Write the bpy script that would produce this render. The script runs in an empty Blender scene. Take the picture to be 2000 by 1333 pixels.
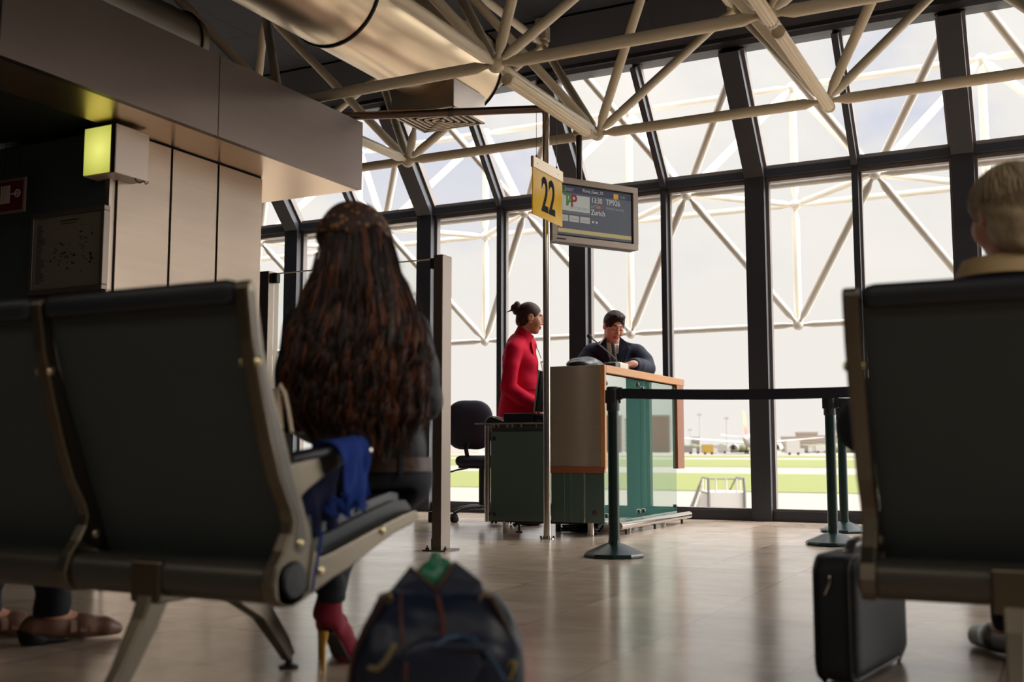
import bpy, math, random
import numpy as np
from mathutils import Vector, Matrix
random.seed(7); RNG = np.random.default_rng(11)
SC = bpy.context.scene
COL = SC.collection
PI = math.pi

# ------------------------------------------------------------------ camera
F_PX, CX, CY, HOR, CAM_H = 2109., 1000., 666.5, 882., .58
PITCH = math.atan((HOR - CY) / F_PX); YAW = math.radians(26.9)
F0 = np.array([-math.sin(YAW), math.cos(YAW), 0]); RT = np.array([math.cos(YAW), math.sin(YAW), 0]); U0 = np.array([0, 0, 1.])
FW = F0 * math.cos(PITCH) + U0 * math.sin(PITCH)
cam_d = bpy.data.cameras.new('camera'); cam = bpy.data.objects.new('camera', cam_d); COL.objects.link(cam)
cam.location = (0, 0, CAM_H); cam.rotation_euler = (PI / 2 + PITCH, 0, YAW)
cam_d.sensor_width = 36; cam_d.lens = F_PX / 2000 * 36; cam_d.clip_start = .05; cam_d.clip_end = 4000
cam_d.dof.use_dof = True; cam_d.dof.focus_distance = 7.9; cam_d.dof.aperture_fstop = 2.4
SC.camera = cam
SC.view_settings.view_transform = 'Standard'; SC.view_settings.look = 'None'; SC.view_settings.gamma = 1
SC.view_settings.exposure = .25
SC.view_settings.use_curve_mapping = False
SC.cycles.use_denoising = True
SC.cycles.max_bounces = 10; SC.cycles.diffuse_bounces = 5; SC.cycles.glossy_bounces = 4; SC.cycles.transparent_max_bounces = 24
SC.cycles.caustics_reflective = False; SC.cycles.caustics_refractive = False
SC.cycles.sample_clamp_indirect = 6

# ------------------------------------------------------------------ materials
def lin(c):
    return tuple((v / 12.92 if v <= .04045 else ((v + .055) / 1.055) ** 2.4) for v in c)
def srgb(r, g, b): return lin((r / 255, g / 255, b / 255))
MATS = {}
def mat(name, col, rough=.5, metal=0., bump=0., bscale=40., var=0., vscale=8., spec=.5, stretch=None, emit=None, estr=0., alpha=None, sheen=0., coat=0.):
    if name in MATS: return MATS[name]
    m = bpy.data.materials.new(name); m.use_nodes = True
    nt = m.node_tree; b = nt.nodes['Principled BSDF']
    b.inputs['Base Color'].default_value = (*col, 1); b.inputs['Roughness'].default_value = rough
    b.inputs['Metallic'].default_value = metal; b.inputs['Specular IOR Level'].default_value = spec
    if sheen: b.inputs['Sheen Weight'].default_value = sheen
    if coat: b.inputs['Coat Weight'].default_value = coat
    if emit: b.inputs['Emission Color'].default_value = (*emit, 1); b.inputs['Emission Strength'].default_value = estr
    tc = nt.nodes.new('ShaderNodeTexCoord'); mp = nt.nodes.new('ShaderNodeMapping')
    nt.links.new(tc.outputs['Object'], mp.inputs['Vector'])
    if stretch: mp.inputs['Scale'].default_value = stretch
    if var:
        n = nt.nodes.new('ShaderNodeTexNoise'); n.inputs['Scale'].default_value = vscale; n.inputs['Detail'].default_value = 5
        nt.links.new(mp.outputs[0], n.inputs['Vector'])
        r = nt.nodes.new('ShaderNodeMapRange'); r.inputs[3].default_value = 1 - var; r.inputs[4].default_value = 1 + var
        nt.links.new(n.outputs['Fac'], r.inputs[0])
        mx = nt.nodes.new('ShaderNodeVectorMath'); mx.operation = 'SCALE'; mx.inputs[0].default_value = col
        nt.links.new(r.outputs[0], mx.inputs['Scale']); nt.links.new(mx.outputs[0], b.inputs['Base Color'])
    if bump:
        n2 = nt.nodes.new('ShaderNodeTexNoise'); n2.inputs['Scale'].default_value = bscale; n2.inputs['Detail'].default_value = 4
        nt.links.new(mp.outputs[0], n2.inputs['Vector'])
        bp = nt.nodes.new('ShaderNodeBump'); bp.inputs['Strength'].default_value = bump; bp.inputs['Distance'].default_value = .01
        nt.links.new(n2.outputs['Fac'], bp.inputs['Height']); nt.links.new(bp.outputs[0], b.inputs['Normal'])
    MATS[name] = m
    return m
def glass_mat(name, tint=(1, 1, 1), refl=1.0, rough=0.0, base=0.04):
    if name in MATS: return MATS[name]
    m = bpy.data.materials.new(name); m.use_nodes = True; nt = m.node_tree; nt.nodes.clear()
    out = nt.nodes.new('ShaderNodeOutputMaterial'); tr = nt.nodes.new('ShaderNodeBsdfTransparent'); gl = nt.nodes.new('ShaderNodeBsdfGlossy')
    tr.inputs[0].default_value = (*tint, 1); gl.inputs['Roughness'].default_value = rough
    fr = nt.nodes.new('ShaderNodeLayerWeight'); fr.inputs[0].default_value = .18
    mu = nt.nodes.new('ShaderNodeMath'); mu.operation = 'MULTIPLY_ADD'; mu.inputs[1].default_value = refl; mu.inputs[2].default_value = base
    nt.links.new(fr.outputs['Fresnel'], mu.inputs[0])
    mix = nt.nodes.new('ShaderNodeMixShader'); nt.links.new(mu.outputs[0], mix.inputs[0])
    nt.links.new(tr.outputs[0], mix.inputs[1]); nt.links.new(gl.outputs[0], mix.inputs[2]); nt.links.new(mix.outputs[0], out.inputs[0])
    MATS[name] = m
    return m

# ------------------------------------------------------------------ mesh builder
def nrm(v):
    v = np.asarray(v, float); l = np.linalg.norm(v)
    return v / l if l > 1e-12 else v
def frame(d, up=(0, 0, 1)):
    d = nrm(d); up = np.asarray(up, float)
    if abs(d @ nrm(up)) > .97: up = np.array([1., 0, 0]) if abs(d[0]) < .9 else np.array([0, 1., 0])
    s = nrm(np.cross(d, up)); u = np.cross(s, d)
    return s, u
class MB:
    def __init__(s): s.v = []; s.f = []; s.n = 0; s.mi = []; s.cm = 0
    def add(s, vs, fs):
        vs = np.asarray(vs, float).reshape(-1, 3)
        s.v.append(vs); s.f += [tuple(int(i) + s.n for i in f) for f in fs]; s.mi += [s.cm] * len(fs); s.n += len(vs)
        return s
    def box(s, lo, hi):
        x0, y0, z0 = lo; x1, y1, z1 = hi
        return s.add([(x0, y0, z0), (x1, y0, z0), (x1, y1, z0), (x0, y1, z0), (x0, y0, z1), (x1, y0, z1), (x1, y1, z1), (x0, y1, z1)],
                     [(0, 3, 2, 1), (4, 5, 6, 7), (0, 1, 5, 4), (1, 2, 6, 5), (2, 3, 7, 6), (3, 0, 4, 7)])
    def obox(s, c, ax, ay, az, hx, hy, hz):
        c = np.asarray(c, float); ax, ay, az = map(nrm, (ax, ay, az)); p = []
        for k in (-1, 1):
            for (i, j) in ((-1, -1), (1, -1), (1, 1), (-1, 1)): p.append(c + ax * hx * i + ay * hy * j + az * hz * k)
        return s.add(p, [(0, 3, 2, 1), (4, 5, 6, 7), (0, 1, 5, 4), (1, 2, 6, 5), (2, 3, 7, 6), (3, 0, 4, 7)])
    def tube(s, p0, p1, r0, r1=None, n=16, cap=True):
        return s.pipe([p0, p1], [r0, r0 if r1 is None else r1], n, cap)
    def pipe(s, pts, r, n=12, cap=True, up=(0, 0, 1), flat=1.0, closed=False):
        pts = np.asarray(pts, float); m = len(pts)
        r = np.full(m, float(r)) if np.isscalar(r) else np.asarray(r, float)
        ang = np.linspace(0, 2 * PI, n, endpoint=False); vs = []
        prev = None
        for i in range(m):
            a = pts[max(i - 1, 0)] if not closed else pts[i - 1]; b = pts[min(i + 1, m - 1)] if not closed else pts[(i + 1) % m]
            d = nrm(b - a)
            if prev is None: sx, ux = frame(d, up)
            else:
                sx = prev - d * (prev @ d)
                sx = nrm(sx) if np.linalg.norm(sx) > 1e-6 else frame(d, up)[0]; ux = np.cross(sx, d)
            prev = sx
            vs.append(pts[i] + np.outer(np.cos(ang), sx) * r[i] + np.outer(np.sin(ang), ux) * r[i] * flat)
        vs = np.concatenate(vs); fs = []
        for i in range(m if closed else m - 1):
            for j in range(n):
                a, b = i * n + j, i * n + (j + 1) % n; c, d2 = ((i + 1) % m) * n + (j + 1) % n, ((i + 1) % m) * n + j
                fs.append((a, b, c, d2))
        if cap and not closed: fs.append(tuple(range(n - 1, -1, -1))); fs.append(tuple((m - 1) * n + j for j in range(n)))
        return s.add(vs, fs)
    def loft(s, secs, cap=True, closed=True):
        n = len(secs[0]); vs = np.concatenate([np.asarray(q, float) for q in secs]); fs = []
        for i in range(len(secs) - 1):
            for j in range(n if closed else n - 1):
                fs.append((i * n + j, i * n + (j + 1) % n, (i + 1) * n + (j + 1) % n, (i + 1) * n + j))
        if cap and closed: fs.append(tuple(range(n - 1, -1, -1))); fs.append(tuple((len(secs) - 1) * n + j for j in range(n)))
        return s.add(vs, fs)
    def lathe(s, c, prof, n=24, axis=(0, 0, 1)):
        ax = nrm(axis); sx, ux = frame(ax, (0, 1, 0) if abs(ax[2]) > .9 else (0, 0, 1)); c = np.asarray(c, float)
        ang = np.linspace(0, 2 * PI, n, endpoint=False)
        secs = [c + ax * h + (np.outer(np.cos(ang), sx) + np.outer(np.sin(ang), ux)) * max(r, 1e-4) for r, h in prof]
        return s.loft(secs)
    def prism(s, poly, d):
        p = np.asarray(poly, float); d = np.asarray(d, float); n = len(p)
        return s.add(np.concatenate([p, p + d]), [tuple(range(n - 1, -1, -1)), tuple(range(n, 2 * n))] + [(i, (i + 1) % n, n + (i + 1) % n, n + i) for i in range(n)])
    def quad(s, a, b, c, d): return s.add([a, b, c, d], [(0, 1, 2, 3)])
    def ball(s, c, r, n=14, m=9):
        r = np.array([r, r, r]) if np.isscalar(r) else np.asarray(r, float); c = np.asarray(c, float)
        vs = [c + r * (0, 0, -1)]
        for i in range(1, m):
            t = -PI / 2 + PI * i / m
            for j in range(n):
                p = 2 * PI * j / n; vs.append(c + r * (math.cos(t) * math.cos(p), math.cos(t) * math.sin(p), math.sin(t)))
        vs.append(c + r * (0, 0, 1)); fs = []
        for j in range(n): fs.append((0, 1 + (j + 1) % n, 1 + j))
        for i in range(m - 2):
            for j in range(n): fs.append((1 + i * n + j, 1 + i * n + (j + 1) % n, 1 + (i + 1) * n + (j + 1) % n, 1 + (i + 1) * n + j))
        L = len(vs) - 1
        for j in range(n): fs.append((L, 1 + (m - 2) * n + j, 1 + (m - 2) * n + (j + 1) % n))
        return s.add(vs, fs)
    def grid(s, P, thick=None):
        """P[i][j] -> point sheet; thick gives a second offset sheet"""
        P = np.asarray(P, float); a, b = P.shape[:2]
        if thick:
            du = np.gradient(P, axis=0); dv = np.gradient(P, axis=1); N = np.cross(du, dv); N /= (np.linalg.norm(N, axis=2, keepdims=True) + 1e-12)
            Q = P - N * thick; vs = np.concatenate([P.reshape(-1, 3), Q.reshape(-1, 3)]); o = a * b; fs = []
            for i in range(a - 1):
                for j in range(b - 1):
                    q = (i * b + j, (i + 1) * b + j, (i + 1) * b + j + 1, i * b + j + 1); fs.append(q); fs.append(tuple(o + k for k in q[::-1]))
            rim = [i * b for i in range(a)] + [(a - 1) * b + j for j in range(1, b)] + [i * b + b - 1 for i in range(a - 2, -1, -1)] + [j for j in range(b - 2, 0, -1)]
            for k in range(len(rim)): u, w = rim[k], rim[(k + 1) % len(rim)]; fs.append((u, o + u, o + w, w))
            return s.add(vs, fs)
        fs = [(i * b + j, (i + 1) * b + j, (i + 1) * b + j + 1, i * b + j + 1) for i in range(a - 1) for j in range(b - 1)]
        return s.add(P.reshape(-1, 3), fs)
    def build(s, name, m, parent=None, smooth=None, bevel=0., bseg=2, **tags):
        V = np.concatenate(s.v) if s.v else np.zeros((0, 3))
        o = mesh_obj(name, V, s.f, m, parent, smooth, s.mi)
        if bevel:
            md = o.modifiers.new('bevel', 'BEVEL'); md.width = bevel; md.segments = bseg; md.limit_method = 'ANGLE'; md.angle_limit = math.radians(35)
            md.harden_normals = False
        for k, v in tags.items(): o[k] = v
        return o
ROOTLOC = {}
def world_of(o):
    return np.array(ROOTLOC.get(o.name, (0, 0, 0)))
def mesh_obj(name, V, F, m, parent=None, smooth=None, mi=None):
    V = np.asarray(V, float)
    if parent is not None: org = world_of(parent)
    else:
        lo, hi = V.min(0), V.max(0); org = np.array([(lo[0] + hi[0]) / 2, (lo[1] + hi[1]) / 2, lo[2]])
    me = bpy.data.meshes.new(name)
    me.from_pydata((V - org).tolist(), [], [list(map(int, f)) for f in F]) if not isinstance(F, np.ndarray) else fast_mesh(me, V - org, F)
    ms = m if isinstance(m, (list, tuple)) else [m]
    for q in ms: me.materials.append(q)
    if mi is not None and len(ms) > 1: me.polygons.foreach_set('material_index', np.asarray(mi, np.int32))
    if smooth is not None:
        me.polygons.foreach_set('use_smooth', np.ones(len(me.polygons), bool))
        if smooth < 179: me.set_sharp_from_angle(angle=math.radians(smooth))
    me.update()
    o = bpy.data.objects.new(name, me); COL.objects.link(o)
    if parent is not None: o.parent = parent; ROOTLOC[o.name] = tuple(org)
    else: o.location = org; ROOTLOC[o.name] = tuple(org)
    return o
def fast_mesh(me, V, F):
    k = F.shape[1]; me.vertices.add(len(V)); me.vertices.foreach_set('co', np.ascontiguousarray(V, np.float32).ravel())
    me.loops.add(F.size); me.loops.foreach_set('vertex_index', np.ascontiguousarray(F, np.int32).ravel())
    me.polygons.add(len(F)); me.polygons.foreach_set('loop_start', np.arange(0, F.size, k, dtype=np.int32))
    me.update(calc_edges=True); me.validate()
def root(name, loc, label=None, cat=None, group=None, kind=None):
    o = bpy.data.objects.new(name, None); COL.objects.link(o); o.location = tuple(float(q) for q in loc); o.empty_display_size = .1
    ROOTLOC[o.name] = tuple(float(q) for q in loc)
    return tag(o, label, cat, group, kind)
def tag(o, label=None, cat=None, group=None, kind=None):
    for k, v in (('label', label), ('category', cat), ('group', group), ('kind', kind)):
        if v: o[k] = v
    return o
KIDS = {}
def dup(rt, d, label=None):
    """copy of a thing with its parts and their sub-parts, moved by d"""
    kids = {}
    for o in list(COL.objects):
        if o.parent: kids.setdefault(o.parent.name, []).append(o)
    r = rt.copy(); COL.objects.link(r); r.location = Vector(rt.location) + Vector(d)
    if label: r['label'] = label
    def rec(a, b):
        for ch in kids.get(a.name, []):
            c = ch.copy(); COL.objects.link(c); c.parent = b; rec(ch, c)
    rec(rt, r)
    return r
def text(name, s, m, parent, pos, ax, up, h, sx=1., align='CENTER', bold=0., ext=.0005):
    """flat lettering standing on a surface: ax is the reading direction, up the letter height"""
    cu = bpy.data.curves.new(name, 'FONT'); cu.body = s; cu.align_x = align; cu.align_y = 'CENTER'; cu.size = 1; cu.extrude = ext / h; cu.offset = bold
    cu.materials.append(m); o = bpy.data.objects.new(name, cu); COL.objects.link(o)
    ax = nrm(ax); up = nrm(np.asarray(up, float) - ax * (np.asarray(up, float) @ ax)); n = np.cross(ax, up)
    M = np.eye(4); M[:3, 0] = ax * h * sx; M[:3, 1] = up * h; M[:3, 2] = n * h
    M[:3, 3] = np.asarray(pos, float) - world_of(parent)
    me = bpy.data.meshes.new_from_object(o); bpy.data.objects.remove(o); me.transform(Matrix(M.tolist()))
    o = bpy.data.objects.new(name, me); COL.objects.link(o); o.parent = parent
    ROOTLOC[o.name] = tuple(world_of(parent))
    return o
def px(x, y):
    U = -F0 * math.sin(PITCH) + U0 * math.cos(PITCH)
    return FW + RT * (x - CX) / F_PX - U * (y - CY) / F_PX
C0 = np.array([0, 0, CAM_H])

# ------------------------------------------------------------------ implicit bodies -> one continuous surface
class Field:
    def __init__(s, lo, hi, h):
        s.lo = np.asarray(lo, float) - 3 * h; s.h = h; s.n = np.ceil((np.asarray(hi, float) + 3 * h - s.lo) / h).astype(int) + 1
        s.F = np.full(s.n, .5, np.float32)
    def sl(s, lo, hi):
        a = np.clip(np.floor((np.asarray(lo) - s.lo) / s.h).astype(int), 0, s.n - 1); b = np.clip(np.ceil((np.asarray(hi) - s.lo) / s.h).astype(int) + 1, 1, s.n)
        ax = [s.lo[i] + np.arange(a[i], b[i]) * s.h for i in range(3)]
        if any(len(q) == 0 for q in ax): return None, None
        P = np.stack(np.meshgrid(*ax, indexing='ij'), -1).astype(np.float32)
        return (slice(a[0], b[0]), slice(a[1], b[1]), slice(a[2], b[2])), P
    def comb(s, S, d, k, op):
        A = s.F[S]
        if op == 'u':
            if k <= 0: s.F[S] = np.minimum(A, d); return
            t = np.clip(.5 + .5 * (A - d) / k, 0, 1); s.F[S] = A * (1 - t) + d * t - k * t * (1 - t)
        else:
            d = -d
            if k <= 0: s.F[S] = np.maximum(A, d); return
            t = np.clip(.5 - .5 * (A - d) / k, 0, 1); s.F[S] = A * (1 - t) + d * t + k * t * (1 - t)
    def cap(s, a, b, r0, r1=None, k=.03, op='u', sq=None):
        """tapered limb; sq=(axis, factor) widens it along an axis"""
        a = np.asarray(a, float); b = np.asarray(b, float); r1 = r0 if r1 is None else r1
        R = max(r0, r1) * (max(1, sq[1]) if sq else 1) + k + 3 * s.h
        S, P = s.sl(np.minimum(a, b) - R, np.maximum(a, b) + R)
        if S is None: return s
        ba = (b - a).astype(np.float32); L = float(ba @ ba) + 1e-9
        q = P - a.astype(np.float32); t = np.clip(q @ ba / L, 0, 1)
        v = q - t[..., None] * ba
        if sq:
            n = nrm(sq[0]).astype(np.float32); c = v @ n; v = v + n * (c * (1 / sq[1] - 1))[..., None]
        s.comb(S, np.sqrt((v * v).sum(-1)) - (r0 + (r1 - r0) * t), k, op); return s
    def chain(s, pts, rs, k=.03, sq=None, op='u'):
        for i in range(len(pts) - 1): s.cap(pts[i], pts[i + 1], rs[i], rs[i + 1], k, op, sq)
        return s
    def ell(s, c, r, ax=None, k=.03, op='u'):
        c = np.asarray(c, float); r = np.asarray(r, float); R = max(r) + k + 3 * s.h
        S, P = s.sl(c - R, c + R)
        if S is None: return s
        q = P - c.astype(np.float32)
        if ax is not None: q = q @ np.asarray(ax, np.float32).T
        k0 = np.sqrt(((q / r.astype(np.float32)) ** 2).sum(-1)); k1 = np.sqrt(((q / (r * r).astype(np.float32)) ** 2).sum(-1)) + 1e-6
        d = np.where(k0 < 1e-3, -min(r), k0 * (k0 - 1) / k1)
        s.comb(S, d, k, op); return s
    def rbox(s, c, hs, rr, ax=None, k=.0, op='u'):
        c = np.asarray(c, float); hs = np.asarray(hs, float); R = np.linalg.norm(hs) + k + 3 * s.h
        S, P = s.sl(c - R, c + R)
        if S is None: return s
        q = P - c.astype(np.float32)
        if ax is not None: q = q @ np.asarray(ax, np.float32).T
        q = np.abs(q) - (hs - rr).astype(np.float32)
        d = np.sqrt((np.maximum(q, 0) ** 2).sum(-1)) + np.minimum(q.max(-1), 0) - rr
        s.comb(S, d, k, op); return s
    def plane(s, p, n, k=0.):
        """cut away everything on the n side of point p"""
        S, P = s.sl(s.lo, s.lo + s.n * s.h); n = nrm(n)
        d = ((P - np.asarray(p, np.float32)) @ n.astype(np.float32)); s.comb(S, -d, k, 'c'); return s
    def noise(s, amp, scale, seed=0, axis=None):
        """soft folds: a sum of sines through the field"""
        S, P = s.sl(s.lo, s.lo + s.n * s.h); g = np.random.default_rng(seed); w = np.zeros(P.shape[:3], np.float32)
        for i in range(5):
            d = nrm(g.normal(size=3) if axis is None else np.asarray(axis) * 1.6 + g.normal(size=3) * .5).astype(np.float32)
            w += np.sin((P @ d) * scale * g.uniform(.7, 1.5) * 2 * PI + g.uniform(0, 6.28)).astype(np.float32)
        s.F[S] += amp * w / 2.2; return s
    def mesh(s):
        F = s.F; neg = F < 0; nx, ny, nz = F.shape
        c = [(i, j, k) for i in (0, 1) for j in (0, 1) for k in (0, 1)]
        cell = lambda A, o: A[o[0]:nx - 1 + o[0], o[1]:ny - 1 + o[1], o[2]:nz - 1 + o[2]]
        cnt = sum(cell(neg, o).astype(np.int8) for o in c); act = (cnt > 0) & (cnt < 8)
        idx = np.full(act.shape, -1, np.int64); I = np.argwhere(act); idx[act] = np.arange(len(I))
        vals = {o: cell(F, o)[act] for o in c}
        acc = np.zeros((len(I), 3)); num = np.zeros(len(I))
        for a in c:
            for d in range(3):
                if a[d] == 0:
                    b = list(a); b[d] = 1; b = tuple(b); va, vb = vals[a], vals[b]; m = (va < 0) != (vb < 0)
                    t = np.where(m, va / np.where(m, va - vb, 1), 0); p = np.tile(np.array(a, float), (len(I), 1)); p[:, d] = t
                    acc[m] += p[m]; num[m] += 1
        V = s.lo + (I + acc / num[:, None]) * s.h
        Q = []
        for d in range(3):
            A = [slice(None)] * 3; B = [slice(None)] * 3; A[d] = slice(0, -1); B[d] = slice(1, None)
            na, nb = neg[tuple(A)], neg[tuple(B)]; e = na != nb; E = np.argwhere(e); fl = na[e]
            u, w = [(1, 2), (2, 0), (0, 1)][d]
            ok = (E[:, u] > 0) & (E[:, w] > 0) & (E[:, u] < F.shape[u] - 1) & (E[:, w] < F.shape[w] - 1); E = E[ok]; fl = fl[ok]
            def g(du, dw):
                q = E.copy(); q[:, u] -= du; q[:, w] -= dw; return idx[q[:, 0], q[:, 1], q[:, 2]]
            q4 = np.stack([g(1, 1), g(0, 1), g(0, 0), g(1, 0)], 1); q4[~fl] = q4[~fl][:, ::-1]; Q.append(q4)
        Q = np.concatenate(Q)
        return V, Q
    def build(s, name, m, parent=None, matfn=None, relax=1, **tags):
        V, Q = s.mesh()
        for _ in range(relax):
            acc = np.zeros_like(V); num = np.zeros(len(V))
            for a, b in ((0, 1), (1, 2), (2, 3), (3, 0)):
                np.add.at(acc, Q[:, a], V[Q[:, b]]); np.add.at(acc, Q[:, b], V[Q[:, a]]); np.add.at(num, Q[:, a], 1); np.add.at(num, Q[:, b], 1)
            V = V * .5 + acc / num[:, None] * .5
        mi = None
        if matfn is not None: mi = matfn(V[Q].mean(1))
        o = mesh_obj(name, V, Q, m, parent, 180, mi)
        for k, v in tags.items(): o[k] = v
        return o
# ------------------------------------------------------------------ shared materials
white_paint = mat('cream_tube_paint', srgb(226, 214, 190), .38, var=.04, vscale=3)
dark_frame = mat('dark_window_frame', srgb(44, 46, 54), .42)
frame_side = mat('frame_reveal', srgb(112, 104, 100), .4)
steel = mat('brushed_steel', srgb(176, 166, 156), .34, 1., bump=.05, bscale=30, stretch=(1, 1, 25), var=.08, vscale=4)
steel_h = mat('brushed_steel_panel', srgb(152, 137, 124), .42, 1., bump=.03, bscale=60, stretch=(18, .6, 18), var=.09, vscale=1.6)
steel_dark = mat('dark_steel', srgb(84, 78, 76), .36, 1.)
chrome = mat('polished_steel', srgb(200, 192, 184), .16, 1.)
black_plastic = mat('black_plastic', srgb(22, 24, 30), .45)
black_rubber = mat('black_rubber', srgb(14, 15, 18), .7)
glass = glass_mat('window_glass', (.985, .985, .98), .55, 0., .0)

# ------------------------------------------------------------------ floor
def floor_mat():
    m = bpy.data.materials.new('stone_floor'); m.use_nodes = True; nt = m.node_tree; N = nt.nodes; L = nt.links
    b = N['Principled BSDF']; tc = N.new('ShaderNodeTexCoord'); sep = N.new('ShaderNodeSeparateXYZ'); L.new(tc.outputs['Object'], sep.inputs[0])
    def math_(op, a, b_=None):
        n = N.new('ShaderNodeMath'); n.operation = op
        for i, q in enumerate((a, b_)):
            if q is None: continue
            if isinstance(q, (int, float)): n.inputs[i].default_value = q
            else: L.new(q, n.inputs[i])
        return n.outputs[0]
    def saw(src, off, period):
        q = math_('DIVIDE', math_('SUBTRACT', src, off), period); f = math_('FRACT', q); fl = math_('FLOOR', q)
        e = math_('MINIMUM', f, math_('SUBTRACT', 1.0, f)); return math_('MULTIPLY', e, period), fl
    dy, iy = saw(sep.outputs[1], 2.82, .5)
    par = math_('MODULO', math_('ABSOLUTE', iy), 2.0)
    dx, ix = saw(sep.outputs[0], -1.15, .49)
    d = math_('MINIMUM', dx, dy)
    ln = math_('LESS_THAN', d, .0016)
    comb = N.new('ShaderNodeCombineXYZ'); L.new(ix, comb.inputs[0]); L.new(iy, comb.inputs[1])
    wn = N.new('ShaderNodeTexWhiteNoise'); wn.noise_dimensions = '2D'; L.new(comb.outputs[0], wn.inputs['Vector'])
    mp = N.new('ShaderNodeMapping'); mp.inputs['Scale'].default_value = (1.5, 2.6, 1); L.new(tc.outputs['Object'], mp.inputs[0])
    addv = N.new('ShaderNodeVectorMath'); addv.operation = 'MULTIPLY_ADD'; L.new(comb.outputs[0], addv.inputs[0]); addv.inputs[1].default_value = (3.7, 9.1, 0); L.new(mp.outputs[0], addv.inputs[2])
    n1 = N.new('ShaderNodeTexNoise'); n1.inputs['Scale'].default_value = 2.2; n1.inputs['Detail'].default_value = 8; n1.inputs['Roughness'].default_value = .62; n1.inputs['Distortion'].default_value = .8
    L.new(addv.outputs[0], n1.inputs['Vector'])
    cr = N.new('ShaderNodeValToRGB'); el = cr.color_ramp.elements; el[0].position = .25; el[0].color = (*srgb(178, 156, 138), 1); el[1].position = .7; el[1].color = (*srgb(212, 192, 170), 1)
    L.new(n1.outputs['Fac'], cr.inputs[0])
    vary = N.new('ShaderNodeMapRange'); vary.inputs[3].default_value = .82; vary.inputs[4].default_value = 1.08; L.new(wn.outputs['Value'], vary.inputs[0])
    sc = N.new('ShaderNodeVectorMath'); sc.operation = 'SCALE'; L.new(cr.outputs[0], sc.inputs[0]); L.new(vary.outputs[0], sc.inputs['Scale'])
    mx = N.new('ShaderNodeMix'); mx.data_type = 'RGBA'; L.new(ln, mx.inputs[0]); L.new(sc.outputs[0], mx.inputs[6]); mx.inputs[7].default_value = (*srgb(86, 74, 70), 1)
    L.new(mx.outputs[2], b.inputs['Base Color'])
    n2 = N.new('ShaderNodeTexNoise'); n2.inputs['Scale'].default_value = 3; n2.inputs['Detail'].default_value = 6; L.new(tc.outputs['Object'], n2.inputs['Vector'])
    rr = N.new('ShaderNodeMapRange'); rr.inputs[3].default_value = .13; rr.inputs[4].default_value = .27; L.new(n2.outputs['Fac'], rr.inputs[0]); L.new(rr.outputs[0], b.inputs['Roughness'])
    b.inputs['Specular IOR Level'].default_value = .85
    return m
YW = 9.13; XL, XR, YB = -10.56, 9.36, -5.
f = MB().box((XL, YB, -.06), (XR, YW + .12, 0)).build('floor', floor_mat()); tag(f, 'polished beige stone tile floor of the gate hall', 'floor', kind='structure')
f.data.transform(Matrix.Translation(f.location + Vector((0, 0, 0)))); f.location = (0, 0, 0)

# ------------------------------------------------------------------ ceiling
def ceil_mat():
    m = mat('dark_ceiling_tile', srgb(30, 34, 42), .8); nt = m.node_tree; N = nt.nodes; L = nt.links
    br = N.new('ShaderNodeTexBrick'); br.offset = 0; br.inputs['Color1'].default_value = (*srgb(34, 38, 45), 1); br.inputs['Color2'].default_value = (*srgb(31, 35, 42), 1); br.inputs['Mortar'].default_value = (*srgb(14, 16, 20), 1)
    br.inputs['Scale'].default_value = 1; br.inputs['Mortar Size'].default_value = .012; br.inputs['Brick Width'].default_value = .8; br.inputs['Row Height'].default_value = .8
    tc = [n for n in N if n.type == 'TEX_COORD'][0]; L.new(tc.outputs['Object'], br.inputs['Vector']); L.new(br.outputs['Color'], N['Principled BSDF'].inputs['Base Color'])
    return m
c = MB().box((XL, YB, 4.22), (XR, 8.05, 4.34)).build('ceiling', ceil_mat()); tag(c, 'dark tiled ceiling above the tube frame', 'ceiling', kind='structure')
ZG, YG = 3.83, 8.38          # top of the sloping glass
ZB = 2.95                    # height where the glass bends
band = MB()
band.prism([(XL, 8.05, 4.34), (XL, 7.98, 4.2), (XL, YG - .06, ZG), (XL, YG + .16, ZG + .02), (XL, 8.3, 4.34)], (XR - XL, 0, 0))
band.box((XL, YG - .12, ZG + .03), (XR, YG + .02, ZG + .075))
tag(band.build('trim_1', mat('dark_fascia', srgb(36, 38, 46), .55)), 'dark slanted band between the ceiling and the sloping glass', 'trim', kind='structure')

# ------------------------------------------------------------------ window wall
slope = np.array([0, YG - YW, ZG - ZB]); sl_n = nrm(np.cross((1, 0, 0), slope))
MULL = [-.60 + 1.655 * k for k in range(-6, 7)]
def mullion(x, w, d0, d1, name=None):
    """two-piece post: upright then slanting inward; d0 depth inward, d1 outward"""
    prof = lambda off: [np.array([0, YW + off, 0.]), np.array([0, YW + off, ZB]) + np.array([0, 0, off * .3]), np.array([0, YG + off, ZG]) + np.array([0, 0, off * .55])]
    a, b = prof(-d0), prof(d1); g = MB()
    secs = [[p + (x - w / 2, 0, 0), p + (x + w / 2, 0, 0), q + (x + w / 2, 0, 0), q + (x - w / 2, 0, 0)] for p, q in zip(a, b)]
    return g, secs
for i, x in enumerate(MULL):
    g, s1 = mullion(x, .165, .1, .06); g.cm = 0; g.loft(s1)
    g.cm = 1
    _, s2 = mullion(x + .094, .022, .015, .05); g.loft(s2)
    _, s3 = mullion(x - .094, .022, .015, .05); g.loft(s3)
    tag(g.build('trim_%d' % (i + 2), [dark_frame, frame_side]), 'wide dark steel window post, %s along the glass wall' % ['first', 'second', 'third', 'fourth', 'fifth', 'sixth', 'seventh', 'eighth', 'ninth', 'tenth', 'eleventh', 'twelfth', 'thirteenth'][i], 'window post', kind='structure')
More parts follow.
